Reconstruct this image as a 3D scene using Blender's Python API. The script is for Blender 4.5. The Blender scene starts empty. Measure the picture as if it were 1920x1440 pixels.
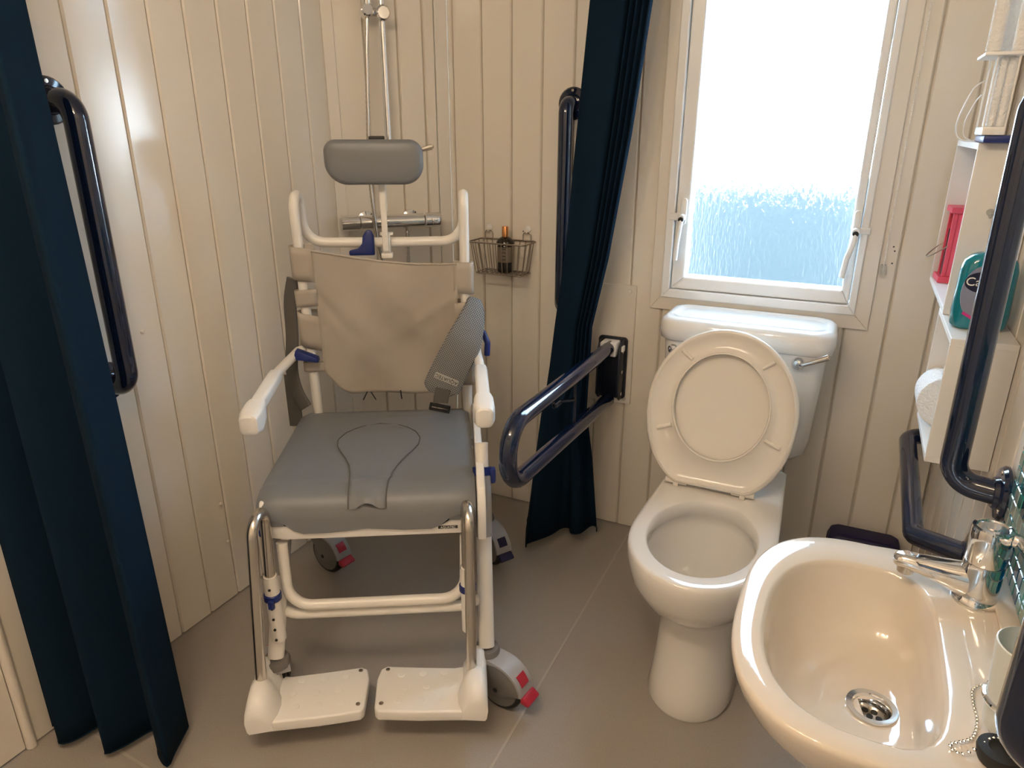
import bpy, bmesh, math, random
from mathutils import Vector, Matrix
R = math.radians
rnd = random.Random(7)
SC = bpy.context.scene
COL = SC.collection
PI = math.pi

# ------------------------------------------------------------------ camera, sky, sun, lamps, exposure
cam = bpy.data.cameras.new('camera'); camo = bpy.data.objects.new('camera', cam); COL.objects.link(camo)
camo.location = (0, 0, 1.3); camo.rotation_euler = (R(70.0), 0, R(25.7))
cam.sensor_width = 36; cam.lens = 24.71; cam.clip_start = 0.02
SC.camera = camo
vs = SC.view_settings
vs.view_transform = 'Standard'; vs.look = 'None'; vs.exposure = 0.0; vs.gamma = 1; vs.use_curve_mapping = False
SC.cycles.use_denoising = True
SC.cycles.max_bounces = 10; SC.cycles.diffuse_bounces = 5; SC.cycles.transparent_max_bounces = 12
SC.cycles.sample_clamp_indirect = 30

w = bpy.data.worlds.new('sky'); SC.world = w; w.use_nodes = True
wn = w.node_tree.nodes; wl = w.node_tree.links
bg = wn['Background']; bg.inputs['Strength'].default_value = 20.0
bg.inputs['Color'].default_value = (0.55, 0.76, 1.0, 1)

def light(name, typ, loc, rot, energy, color, **kw):
    l = bpy.data.lights.new(name, typ); l.energy = energy; l.color = color
    for k, v in kw.items(): setattr(l, k, v)
    o = bpy.data.objects.new(name, l); o.location = loc; o.rotation_euler = rot; COL.objects.link(o)
    return o
light('sun', 'SUN', (0, -6, 8), (R(72.3), 0, 0), 62.0, (1.0, 0.98, 0.95), angle=R(0.6))
p_ = light('window_portal', 'AREA', (-0.234, 2.17, 1.36), (R(-90), 0, 0), 1.0, (1, 1, 1), shape='RECTANGLE', size=0.56, size_y=1.1)
p_.data.cycles.is_portal = True
for bx_ in (-0.75, -0.50, -0.25):      # the ceiling light's three bulbs, overhead and out of frame
    light('ceiling_bulb', 'POINT', (bx_, 0.12, 1.98), (0, 0, 0), 9.9, (1.0, 0.80, 0.58), shadow_soft_size=0.035)

# ------------------------------------------------------------------ helpers
def mat(name, color, rough=0.5, metal=0.0, coat=0.0, noise=None, bump=None, **kw):
    m = bpy.data.materials.new(name); m.use_nodes = True
    nt = m.node_tree; b = nt.nodes['Principled BSDF']
    b.inputs['Base Color'].default_value = (*color, 1)
    b.inputs['Roughness'].default_value = rough; b.inputs['Metallic'].default_value = metal
    b.inputs['Coat Weight'].default_value = coat
    for k, v in kw.items(): b.inputs[k.replace('_', ' ')].default_value = v
    if noise or bump:
        tc = nt.nodes.new('ShaderNodeTexCoord')
    if noise:                                   # (scale, colour2, contrast)
        sc, c2, lo, hi = noise
        n = nt.nodes.new('ShaderNodeTexNoise'); n.inputs['Scale'].default_value = sc; n.inputs['Detail'].default_value = 6
        r = nt.nodes.new('ShaderNodeValToRGB'); r.color_ramp.elements[0].position = lo; r.color_ramp.elements[1].position = hi
        r.color_ramp.elements[0].color = (*color, 1); r.color_ramp.elements[1].color = (*c2, 1)
        nt.links.new(tc.outputs['Object'], n.inputs['Vector']); nt.links.new(n.outputs['Fac'], r.inputs['Fac'])
        nt.links.new(r.outputs['Color'], b.inputs['Base Color'])
    if bump:                                    # (scale vector, strength, distance)
        sv, st, di = bump
        mp = nt.nodes.new('ShaderNodeMapping'); mp.inputs['Scale'].default_value = sv
        n2 = nt.nodes.new('ShaderNodeTexNoise'); n2.inputs['Scale'].default_value = 1.0; n2.inputs['Detail'].default_value = 3
        bp = nt.nodes.new('ShaderNodeBump'); bp.inputs['Strength'].default_value = st; bp.inputs['Distance'].default_value = di
        nt.links.new(tc.outputs['Object'], mp.inputs['Vector']); nt.links.new(mp.outputs['Vector'], n2.inputs['Vector'])
        nt.links.new(n2.outputs['Fac'], bp.inputs['Height']); nt.links.new(bp.outputs['Normal'], b.inputs['Normal'])
    return m

M = {}
M['wall'] = mat('cream_pvc_cladding', (0.76, 0.705, 0.625), 0.13, bump=((3, 3, 1.2), 0.12, 0.004))
M['wallback'] = mat('groove_backing', (0.55, 0.49, 0.41), 0.6)
M['ceil'] = mat('ceiling_white', (0.78, 0.73, 0.66), 0.7)
M['trim'] = mat('trim_white', (0.74, 0.69, 0.62), 0.3)
M['floor'] = mat('grey_vinyl', (0.37, 0.335, 0.30), 0.36, noise=(420, (0.325, 0.29, 0.258), 0.40, 0.62), bump=((900, 900, 900), 0.25, 0.001))
M['seam'] = mat('vinyl_weld', (0.42, 0.38, 0.34), 0.5)
M['upvc'] = mat('white_upvc', (0.80, 0.80, 0.79), 0.28)
M['ceramic'] = mat('white_ceramic', (0.77, 0.74, 0.70), 0.07, coat=0.6, Coat_Roughness=0.04)
M['basin'] = mat('cream_ceramic', (0.68, 0.605, 0.515), 0.07, coat=0.6, Coat_Roughness=0.03)
M['seatpl'] = mat('seat_plastic', (0.76, 0.715, 0.65), 0.16)
M['chrome'] = mat('chrome', (0.80, 0.80, 0.80), 0.07, 1.0)
M['steel'] = mat('brushed_steel', (0.62, 0.58, 0.53), 0.24, 1.0)
M['wire'] = mat('dull_wire', (0.33, 0.29, 0.24), 0.35, 1.0)
M['navy'] = mat('navy_gloss', (0.004, 0.011, 0.038), 0.10, coat=0.5)
M['navymatte'] = mat('navy_steel_plate', (0.004, 0.009, 0.024), 0.45)
M['curtain'] = mat('navy_fabric', (0.0045, 0.0155, 0.032), 0.9, bump=((700, 700, 700), 0.15, 0.001), Specular_IOR_Level=0.08)
M['white'] = mat('white_coated_tube', (0.80, 0.77, 0.72), 0.28)
M['whitepl'] = mat('white_plastic', (0.83, 0.81, 0.78), 0.32)
M['grey'] = mat('grey_pu_foam', (0.168, 0.175, 0.19), 0.42, bump=((600, 600, 600), 0.08, 0.001))
M['greydark'] = mat('grey_webbing', (0.105, 0.098, 0.09), 0.8, bump=((500, 500, 500), 0.3, 0.001))
M['mesh'] = mat('grey_mesh_pad', (0.19, 0.185, 0.18), 0.65, bump=((260, 260, 260), 0.9, 0.002))
M['sling'] = mat('beige_sling', (0.43, 0.385, 0.33), 0.6, noise=(5, (0.385, 0.335, 0.28), 0.35, 0.7), bump=((9, 9, 7), 0.5, 0.012))
M['blue'] = mat('blue_clip', (0.008, 0.022, 0.16), 0.4)
M['black'] = mat('black_rubber', (0.012, 0.012, 0.012), 0.55)
M['castergrey'] = mat('caster_grey', (0.16, 0.15, 0.145), 0.45)
M['casterlight'] = mat('caster_light_grey', (0.36, 0.355, 0.36), 0.4)
M['red'] = mat('red_plastic', (0.42, 0.02, 0.045), 0.4)
M['lantern'] = mat('red_paint', (0.62, 0.055, 0.095), 0.45)
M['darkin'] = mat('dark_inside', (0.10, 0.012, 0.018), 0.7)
M['paper'] = mat('white_paper', (0.86, 0.85, 0.83), 0.9, bump=((190, 190, 190), 1.0, 0.006))
M['card'] = mat('roll_core', (0.72, 0.68, 0.58), 0.9)
M['shelf'] = mat('white_shelf', (0.76, 0.74, 0.71), 0.35)
M['teal'] = mat('teal_soap', (0.0, 0.19, 0.26), 0.12, coat=0.5)
M['clear'] = mat('clear_plastic', (0.92, 0.95, 0.95), 0.08, Transmission_Weight=0.9)
M['label'] = mat('bottle_label', (0.22, 0.24, 0.33), 0.5)
M['labelnavy'] = mat('label_navy', (0.006, 0.010, 0.045), 0.4)
M['pink'] = mat('label_pink', (0.5, 0.03, 0.22), 0.4)
M['text'] = mat('lettering_white', (0.8, 0.8, 0.78), 0.5)
M['textdark'] = mat('lettering_dark', (0.03, 0.03, 0.03), 0.6)
M['patch'] = mat('label_patch', (0.42, 0.41, 0.39), 0.6)
M['brown'] = mat('brown_liquid', (0.016, 0.010, 0.006), 0.15)
M['labelbrown'] = mat('bottle_label_brown', (0.20, 0.16, 0.115), 0.4)
M['gold'] = mat('copper_cap', (0.75, 0.34, 0.13), 0.2, 1.0)
M['purple'] = mat('purple_plastic', (0.010, 0.008, 0.055), 0.6)
M['grout'] = mat('grout', (0.55, 0.58, 0.54), 0.8)
M['water'] = mat('water', (0.8, 0.9, 0.88), 0.02, Transmission_Weight=1.0, IOR=1.33)
M['opal'] = mat('frosted_tumbler', (0.74, 0.76, 0.72), 0.45, Transmission_Weight=0.15)
M['neigh'] = mat('outside_cladding', (0.82, 0.85, 0.86), 0.7)
M['skirt'] = mat('outside_blue_grey', (0.052, 0.060, 0.059), 0.8)
M['lawn'] = mat('outside_paving', (0.052, 0.060, 0.059), 0.9, noise=(3, (0.044, 0.052, 0.051), 0.4, 0.6))
M['roofing'] = mat('outside_roof', (0.020, 0.020, 0.015), 0.9)
TILEC = [(0.02, 0.16, 0.20), (0.0, 0.06, 0.13), (0.10, 0.26, 0.24), (0.30, 0.36, 0.33), (0.03, 0.22, 0.19), (0.20, 0.33, 0.33)]
for i, c in enumerate(TILEC): M['tile%d' % i] = mat('glass_tile_%d' % i, c, 0.06, coat=0.6)

def make_mesh_fabric():
    m = M['mesh']; nt = m.node_tree; b_ = nt.nodes['Principled BSDF']
    tc = nt.nodes.new('ShaderNodeTexCoord'); mp = nt.nodes.new('ShaderNodeMapping'); mp.inputs['Scale'].default_value = (210, 0.0, 210); mp.inputs['Rotation'].default_value = (0, R(28), 0)
    vo = nt.nodes.new('ShaderNodeTexVoronoi'); vo.inputs['Scale'].default_value = 1.0; vo.inputs['Randomness'].default_value = 0.0
    cr = nt.nodes.new('ShaderNodeValToRGB'); cr.color_ramp.elements[0].position = 0.22; cr.color_ramp.elements[1].position = 0.42
    cr.color_ramp.elements[0].color = (0.055, 0.055, 0.055, 1); cr.color_ramp.elements[1].color = (0.23, 0.235, 0.24, 1)
    nt.links.new(tc.outputs['Object'], mp.inputs['Vector']); nt.links.new(mp.outputs['Vector'], vo.inputs['Vector'])
    nt.links.new(vo.outputs['Distance'], cr.inputs['Fac']); nt.links.new(cr.outputs['Color'], b_.inputs['Base Color'])
make_mesh_fabric()
def make_pane():
    m = bpy.data.materials.new('rain_glass'); m.use_nodes = True
    nt = m.node_tree; b = nt.nodes['Principled BSDF']; out = nt.nodes['Material Output']
    b.inputs['Base Color'].default_value = (0.93, 0.97, 0.97, 1); b.inputs['Roughness'].default_value = 0.07
    b.inputs['Transmission Weight'].default_value = 1.0; b.inputs['IOR'].default_value = 1.25
    tc = nt.nodes.new('ShaderNodeTexCoord'); mp = nt.nodes.new('ShaderNodeMapping'); mp.inputs['Scale'].default_value = (150, 150, 34)
    n = nt.nodes.new('ShaderNodeTexNoise'); n.inputs['Scale'].default_value = 1.0; n.inputs['Detail'].default_value = 4; n.inputs['Distortion'].default_value = 0.8
    bp = nt.nodes.new('ShaderNodeBump'); bp.inputs['Strength'].default_value = 0.5; bp.inputs['Distance'].default_value = 0.009
    nt.links.new(tc.outputs['Object'], mp.inputs['Vector']); nt.links.new(mp.outputs['Vector'], n.inputs['Vector'])
    nt.links.new(n.outputs['Fac'], bp.inputs['Height']); nt.links.new(bp.outputs['Normal'], b.inputs['Normal'])
    tr = nt.nodes.new('ShaderNodeBsdfTransparent'); tr.inputs['Color'].default_value = (0.95, 0.98, 0.98, 1)
    mx = nt.nodes.new('ShaderNodeMixShader'); mx.inputs['Fac'].default_value = 0.62
    nt.links.new(tr.outputs[0], mx.inputs[1]); nt.links.new(b.outputs[0], mx.inputs[2]); nt.links.new(mx.outputs[0], out.inputs['Surface'])
    return m
M['pane'] = make_pane()

INV = {}
def thing(name, label, cat, loc=(0, 0, 0), rz=0.0, group=None):
    o = bpy.data.objects.new(name, None); COL.objects.link(o)
    o.empty_display_size = 0.05; o.location = loc; o.rotation_euler = (0, 0, rz)
    o['label'] = label; o['category'] = cat
    if group: o['group'] = group
    INV[o.name] = (Matrix.Translation(loc) @ Matrix.Rotation(rz, 4, 'Z')).inverted()
    return o
def mesh_of(name, bm, m, sharp=38, smooth=True):
    bmesh.ops.recalc_face_normals(bm, faces=bm.faces)
    me = bpy.data.meshes.new(name); bm.to_mesh(me); bm.free()
    if smooth:
        for p in me.polygons: p.use_smooth = True
        me.set_sharp_from_angle(angle=R(sharp))
    me.materials.append(m if not isinstance(m, str) else M[m])
    return me
def part(name, bm, m, parent=None, label=None, local=False, sharp=38, smooth=True):
    """bm in world coordinates (or in the thing's own frame with local=True)"""
    me = mesh_of(name, bm, m, sharp, smooth)
    o = bpy.data.objects.new(name, me); COL.objects.link(o)
    if parent is not None:
        o.parent = parent
        inv = INV.get(parent.name, Matrix.Identity(4)); INV[o.name] = inv
        if not local: me.transform(inv)
    else:
        INV[o.name] = Matrix.Identity(4)
    if label: o['label'] = label
    return o
def single(name, bm, m, label, cat, group=None, **kw):
    o = part(name, bm, m, **kw); o['label'] = label; o['category'] = cat
    if group: o['group'] = group
    return o
def structure(name, bm, m, parent=None, **kw):
    o = part(name, bm, m, parent, **kw); o['kind'] = 'structure'; return o
def cplace(o, mtx, name=None):
    c = o.copy(); COL.objects.link(c); c.matrix_local = mtx; return c

def lerp(a, c, f): return a + (c - a) * f
def bmnew(): return bmesh.new()
def box(bm, lo, hi, bev=0.0, seg=2, mtx=None):
    lo, hi = Vector(lo), Vector(hi)
    t = bmnew(); bmesh.ops.create_cube(t, size=1)
    c, s = (lo + hi) / 2, hi - lo
    for v in t.verts: v.co = Vector((v.co.x * s.x, v.co.y * s.y, v.co.z * s.z)) + c
    if bev > 0:
        bmesh.ops.bevel(t, geom=list(t.edges), offset=min(bev, min(abs(x) for x in s) * 0.49), segments=seg, affect='EDGES', profile=0.5)
    if mtx: bmesh.ops.transform(t, matrix=mtx, verts=t.verts)
    join(bm, t)
def join(bm, t):
    mp = {v: bm.verts.new(v.co) for v in t.verts}
    for f in t.faces:
        try: bm.faces.new([mp[v] for v in f.verts])
        except ValueError: pass
    t.free()
def fillet(pts, r, n=6):
    pts = [Vector(p) for p in pts]; out = [pts[0]]
    for i in range(1, len(pts) - 1):
        a, b, c = pts[i - 1], pts[i], pts[i + 1]
        rr = r[i - 1] if isinstance(r, (list, tuple)) else r
        d1, d2 = (a - b), (c - b); l1, l2 = d1.length, d2.length
        d1 /= l1; d2 /= l2
        ang = d1.angle(d2)
        if ang > PI - 0.02: out.append(b); continue
        t = min(rr / math.tan(ang / 2), l1 * 0.49, l2 * 0.49)
        p, q = b + d1 * t, b + d2 * t
        rr2 = t * math.tan(ang / 2)
        bis = (d1 + d2).normalized(); cc = b + bis * (rr2 / math.sin(ang / 2))
        u, v = p - cc, q - cc
        tot = u.angle(v); ax = u.cross(v).normalized()
        for k in range(n + 1): out.append(cc + Matrix.Rotation(tot * k / n, 3, ax) @ u)
    out.append(pts[-1]); return out
def tube(bm, pts, r, seg=12, caps=True, closed=False):
    pts = [Vector(p) for p in pts]; n = len(pts)
    rs = r if isinstance(r, (list, tuple)) else [r] * n
    tang = []
    for i in range(n):
        if closed: d = pts[(i + 1) % n] - pts[i - 1]
        elif i == 0: d = pts[1] - pts[0]
        elif i == n - 1: d = pts[-1] - pts[-2]
        else: d = (pts[i + 1] - pts[i]).normalized() + (pts[i] - pts[i - 1]).normalized()
        tang.append(d.normalized())
    ref = Vector((0, 0, 1)) if abs(tang[0].z) < 0.9 else Vector((1, 0, 0))
    nx = tang[0].cross(ref).normalized(); rings = []
    for i in range(n):
        nx = (nx - tang[i] * nx.dot(tang[i])).normalized(); ny = tang[i].cross(nx)
        rings.append([bm.verts.new(pts[i] + (nx * math.cos(2 * PI * k / seg) + ny * math.sin(2 * PI * k / seg)) * rs[i]) for k in range(seg)])
    m = n if closed else n - 1
    for i in range(m):
        a, b = rings[i], rings[(i + 1) % n]
        for k in range(seg):
            bm.faces.new((a[k], a[(k + 1) % seg], b[(k + 1) % seg], b[k]))
    if caps and not closed:
        bm.faces.new(list(reversed(rings[0]))); bm.faces.new(rings[-1])
def loft(bm, rings, cap0=True, cap1=True, closed=True):
    vr = [[bm.verts.new(p) for p in ring] for ring in rings]
    n = len(vr[0])
    for a, b in zip(vr, vr[1:]):
        for k in range(n if closed else n - 1):
            bm.faces.new((a[k], a[(k + 1) % n], b[(k + 1) % n], b[k]))
    if cap0: bm.faces.new(list(reversed(vr[0])))
    if cap1: bm.faces.new(vr[-1])
    return vr
def lathe(bm, prof, mtx=None, seg=24, cap0=True, cap1=True):
    rings = [[Vector((r * math.cos(2 * PI * k / seg), r * math.sin(2 * PI * k / seg), z)) for k in range(seg)] for r, z in prof]
    if mtx: rings = [[mtx @ p for p in ring] for ring in rings]
    loft(bm, rings, cap0, cap1)
def axm(p, d):
    """matrix putting local +Z along direction d at point p"""
    d = Vector(d).normalized()
    return Matrix.Translation(p) @ d.to_track_quat('Z', 'Y').to_matrix().to_4x4()
def cyl(bm, p, q, r, seg=16, bev=0.0):
    p, q = Vector(p), Vector(q); L = (q - p).length
    if bev: prof = [(r - bev, 0), (r, bev), (r, L - bev), (r - bev, L)]
    else: prof = [(r, 0), (r, L)]
    lathe(bm, prof, axm(p, q - p), seg)
def prism(bm, pts, off, bev=0.0, seg=2):
    """closed outline of 3D points extruded by vector off"""
    t = bmnew(); off = Vector(off)
    a = [t.verts.new(Vector(p)) for p in pts]; b = [t.verts.new(Vector(p) + off) for p in pts]
    n = len(a)
    t.faces.new(a); t.faces.new(list(reversed(b)))
    for k in range(n): t.faces.new((a[k], b[k], b[(k + 1) % n], a[(k + 1) % n]))
    bmesh.ops.recalc_face_normals(t, faces=t.faces)
    if bev > 0:
        ed = [e for e in t.edges if e.calc_face_angle(0) > 0.6]
        bmesh.ops.bevel(t, geom=ed, offset=bev, segments=seg, affect='EDGES', profile=0.5)
    join(bm, t)
def rrect(w, h, r, n=6):
    """rounded rectangle outline centred on 0 (r: one radius or four, from +x+y counter-clockwise)"""
    rr = r if isinstance(r, (list, tuple)) else [r] * 4
    out = []
    for i, (sx, sy) in enumerate(((1, 1), (-1, 1), (-1, -1), (1, -1))):
        c = (sx * (w / 2 - rr[i]), sy * (h / 2 - rr[i]))
        for k in range(n + 1):
            a = PI / 2 * i + PI / 2 * k / n
            out.append((c[0] + rr[i] * math.cos(a), c[1] + rr[i] * math.sin(a)))
    return out
def text(name, body, size, mtx, m, parent, local=False, extr=0.0004):
    cu = bpy.data.curves.new(name, 'FONT'); cu.body = body; cu.size = size; cu.extrude = extr
    cu.align_x = 'CENTER'; cu.align_y = 'CENTER'; cu.materials.append(M[m]); cu.resolution_u = 3
    tmp = bpy.data.objects.new('tmp', cu); COL.objects.link(tmp)
    dg_ = bpy.context.evaluated_depsgraph_get(); me = bpy.data.meshes.new_from_object(tmp.evaluated_get(dg_))
    bpy.data.objects.remove(tmp); bpy.data.curves.remove(cu)
    o = bpy.data.objects.new(name, me); COL.objects.link(o); o.parent = parent
    o.matrix_local = mtx if local else INV.get(parent.name, Matrix.Identity(4)) @ mtx
    return o

# ------------------------------------------------------------------ the room
XL, XR, YB, YF, ZC = -1.49, 0.289, 2.089, -0.95, 2.12
fl = bmnew(); box(fl, (XL - 0.12, YF - 0.1, -0.05), (XR + 0.12, YB + 0.12, 0.0))
floor = structure('floor', fl, 'floor', smooth=False)
def seam(p, q):
    b = bmnew(); p, q = Vector((*p, 0)), Vector((*q, 0)); d = (q - p).normalized(); nrm = Vector((-d.y, d.x, 0)) * 0.003
    prism(b, [p - nrm, q - nrm, q + nrm, p + nrm], (0, 0, 0.0012)); part('vinyl_seam', b, 'seam', floor, smooth=False)
seam((-0.525, -0.6), (-0.545, 2.085)); seam((-1.40, 0.697), (-0.535, 0.66))
cb = bmnew(); box(cb, (XL - 0.12, YF - 0.1, ZC), (XR + 0.12, YB + 0.12, ZC + 0.05)); structure('ceiling', cb, 'ceil', smooth=False)

def plank_mesh(width, z0, z1):
    """one tongue-and-groove board: x across (0..width), y out of the wall, z up; chamfered long edges"""
    g, d, t = 0.0032, 0.0045, 0.008
    b = bmnew()
    prof = [(0.0018, 0), (0.0018, t - d), (0.0018 + g, t), (width - 0.0018 - g, t), (width - 0.0018, t - d), (width - 0.0018, 0)]
    prism(b, [(x, y, z0) for x, y in prof], (0, 0, z1 - z0))
    return mesh_of('plank', b, 'wall', smooth=False)
PLK = {}
def planks(parent, org, along, normal, starts, z0, z1, widths):
    """boards along a wall: org on the wall plane, along and normal unit vectors"""
    a, nrm = Vector(along), Vector(normal)
    for s, wd in zip(starts, widths):
        key = (round(wd, 4), z0, z1)
        if key not in PLK: PLK[key] = plank_mesh(wd, z0, z1)
        o = bpy.data.objects.new('plank', PLK[key]); COL.objects.link(o); o.parent = parent
        p = Vector(org) + a * s
        m = Matrix(((a.x, nrm.x, 0, p.x), (a.y, nrm.y, 0, p.y), (0, 0, 1, 0), (0, 0, 0, 1)))
        o.matrix_local = m
T = 0.008
# left wall
b = bmnew(); box(b, (XL - 0.1, 0.6, 0), (XL - T, 1.86, ZC)); box(b, (XL - 0.1, YF, ZC - 0.06), (XL - T, 0.6, ZC))
wl_ = structure('wall_left', b, 'wallback', smooth=False)
st = [0.626] + [0.726 + 0.1 * k for k in range(11)]
planks(wl_, (XL - T, 0, 0), (0, 1, 0), (1, 0, 0), st, 0.004, ZC, [0.1] * 11 + [0.094])
b = bmnew(); tube(b, [(XL + 0.002, 0.616, 0.002), (XL + 0.002, 0.616, ZC)], 0.011, 10); structure('trim_1', b, 'trim')
b = bmnew(); box(b, (XL - 0.05, YF, 0.004), (XL + 0.001, 0.605, ZC - 0.06), 0.002, 1); d1 = structure('door_1', b, 'trim', smooth=False)
# back wall with the window opening
WX0, WX1, WZ0, WZ1 = -0.500, 0.032, 0.822, 1.90
b = bmnew()
box(b, (-1.235, YB + T, 0), (WX0, YB + 0.1, ZC)); box(b, (WX1, YB + T, 0), (XR + 0.1, YB + 0.1, ZC))
box(b, (WX0, YB + T, 0), (WX1, YB + 0.1, WZ0)); box(b, (WX0, YB + T, WZ1), (WX1, YB + 0.1, ZC))
wb = structure('wall_back', b, 'wallback', smooth=False)
g0 = [-1.232, -1.212] + [-1.212 + 0.102 * k for k in range(1, 16)]
for i in range(len(g0) - 1):
    x0, x1 = g0[i], min(g0[i + 1], XR)
    if x1 - x0 < 0.012: continue
    if x1 <= WX0 + 0.001 or x0 >= WX1 - 0.001: planks(wb, (0, YB + T, 0), (1, 0, 0), (0, -1, 0), [x0], 0.004, ZC, [x1 - x0])
    else:
        cuts = [(x0, x1, 0.004, WZ0), (x0, x1, WZ1, ZC)]
        if x0 < WX0: cuts.append((x0, WX0, WZ0, WZ1))
        if x1 > WX1: cuts.append((WX1, x1, WZ0, WZ1))
        for a0, a1, z0, z1 in cuts:
            if a1 - a0 > 0.012: planks(wb, (0, YB + T, 0), (1, 0, 0), (0, -1, 0), [a0], z0, z1, [a1 - a0])
# boxed-in corner behind the shower, at 45 degrees
D0, D1 = Vector((-1.49, 1.82, 0)), Vector((-1.235, 2.089, 0))
dd = (D1 - D0).normalized(); dn = Vector((dd.y, -dd.x, 0)); DL = (D1 - D0).length
b = bmnew(); q0, q1 = D0 - dn * T, D1 - dn * T
prism(b, [q0, q1, q1 - dn * 0.03, q0 - dn * 0.03], (0, 0, ZC)); wc = structure('wall_corner', b, 'wallback', smooth=False)
planks(wc, D0 - dn * T, dd, dn, [0.026, 0.118, 0.219, 0.299], 0.004, ZC, [0.092, 0.101, 0.080, 0.038])
for s0, s1, n_ in ((-0.004, 0.030, 2), (0.335, 0.374, 3)):
    b = bmnew(); p0, p1 = D0 + dd * s0, D0 + dd * s1
    prism(b, [p0, p1, p1 + dn * 0.008, p0 + dn * 0.008], (0, 0, ZC), 0.002); structure('trim_%d' % n_, b, 'trim', smooth=False)
for x_, z_ in ((0.097, 1.010), (0.101, 0.999), (0.100, 0.967), (-0.965, 0.987)):
    b = bmnew(); lathe(b, [(0.0024, -0.002), (0.0022, 0.0006)], axm((x_, YB, z_), (0, -1, 0)), 8); part('screw_hole', b, 'textdark', wb)
for y_, z_ in ((1.210, 0.310), (1.215, 0.186), (1.070, 0.846)):
    b = bmnew(); lathe(b, [(0.005, -0.001), (0.005, 0.003), (0.003, 0.005)], axm((XL, y_, z_), (1, 0, 0)), 10); part('screw_cap', b, 'trim', wl_)
# right wall, tiled splashback over the basin
b = bmnew(); box(b, (XR + T, YF, 0), (XR + 0.1, YB + 0.1, ZC)); wr = structure('wall_right', b, 'wallback', smooth=False)
st = [YB - 0.1 * (k + 1) for k in range(28)]
planks(wr, (XR + T, 0, 0), (0, 1, 0), (-1, 0, 0), [s for s in st], 0.004, ZC, [0.1] * 28)
b = bmnew(); box(b, (XR - 0.004, 0.55, 0.664), (XR - 0.0005, 1.222, 1.10)); grout = part('tile_backing', b, 'grout', wr, smooth=False)
tms = []
for i in range(6):
    b = bmnew(); box(b, (-0.004, -0.0112, -0.0112), (0, 0.0112, 0.0112), 0.0012, 1); tms.append(mesh_of('tile', b, 'tile%d' % i, smooth=False))
for iy in range(24):
    for iz in range(12):
        o = bpy.data.objects.new('tile', rnd.choice(tms)); COL.objects.link(o); o.parent = wr
        o.location = (XR - 0.004, 1.209 - iy * 0.0245, 0.678 + iz * 0.0245)
b = bmnew(); box(b, (XL - 0.1, YF - 0.1, 0), (XR + 0.1, YF, ZC)); structure('wall_front', b, 'ceil', smooth=False)

# ------------------------------------------------------------------ the window
win = bpy.data.objects.new('window_1', None); COL.objects.link(win); win['kind'] = 'structure'; INV['window_1'] = Matrix.Identity(4)
def frame_ring(x0, x1, z0, z1, w_, y0, y1, bev=0.003):
    """mitred ring of four bars (outer size, bar width or (l, r, b, t))"""
    l, r_, bo, to = w_ if isinstance(w_, tuple) else (w_,) * 4
    bars = []
    o = [(x0, z0), (x1, z0), (x1, z1), (x0, z1)]; i_ = [(x0 + l, z0 + bo), (x1 - r_, z0 + bo), (x1 - r_, z1 - to), (x0 + l, z1 - to)]
    for k in range(4):
        b = bmnew(); k2 = (k + 1) % 4
        prism(b, [(o[k][0], y1, o[k][1]), (o[k2][0], y1, o[k2][1]), (i_[k2][0], y1, i_[k2][1]), (i_[k][0], y1, i_[k][1])], (0, y0 - y1, 0), bev, 2)
        bars.append(b)
    return bars
for b in frame_ring(-0.533, 0.070, 0.783, WZ1 + 0.045, (0.034, 0.040, 0.042, 0.04), YB - 0.010, YB + 0.001, 0.002): part('architrave', b, 'trim', win, smooth=False)
for b in frame_ring(WX0, WX1, WZ0, WZ1, (0.024, 0.018, 0.026, 0.03), YB - 0.018, YB + 0.06): part('outer_frame', b, 'upvc', win, smooth=False)
for b in frame_ring(-0.474, 0.0125, 0.849, WZ1 - 0.03, (0.038, 0.022, 0.037, 0.04), YB - 0.008, YB + 0.05, 0.005): part('sash', b, 'upvc', win, smooth=False)
b = bmnew(); box(b, (-0.438, YB + 0.018, 0.884), (-0.008, YB + 0.024, WZ1 - 0.068)); part('pane', b, 'pane', win, smooth=False, label='rain-patterned obscure glass pane')
for (hx, dr, hz) in ((-0.452, -0.006, 1.075), (0.0025, -0.012, 1.062)):
    y = YB - 0.008
    b = bmnew(); prism(b, [(hx + p[0], y, hz + p[1]) for p in rrect(0.018, 0.075, 0.0085)], (0, -0.009, 0), 0.002)
    h = part('window_handle', b, 'upvc', win)
    b = bmnew(); cyl(b, (hx, y - 0.008, hz - 0.016), (hx, y - 0.034, hz - 0.016), 0.010, 14, 0.002)
    tube(b, fillet([(hx, y - 0.028, hz - 0.018), (hx + dr * 0.2, y - 0.040, hz - 0.045), (hx + dr, y - 0.036, hz - 0.085), (hx + dr * 1.4, y - 0.034, hz - 0.135)], 0.02), [0.0085] * 3 + [0.0078] * 12 + [0.006] * 1 if False else 0.0075, 10)
    part('lever', b, 'upvc', h)
    b = bmnew(); cyl(b, (hx, y - 0.032, hz - 0.020), (hx, y - 0.0375, hz - 0.020), 0.0075, 12, 0.001); part('lock_button', b, 'black', h)
    sx = -1 if hx < -0.2 else 1
    b = bmnew(); box(b, (hx + sx * 0.008, y - 0.016, hz - 0.022), (hx + sx * 0.034, y - 0.006, hz - 0.006), 0.002); part('keep', b, 'upvc', h)

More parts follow.
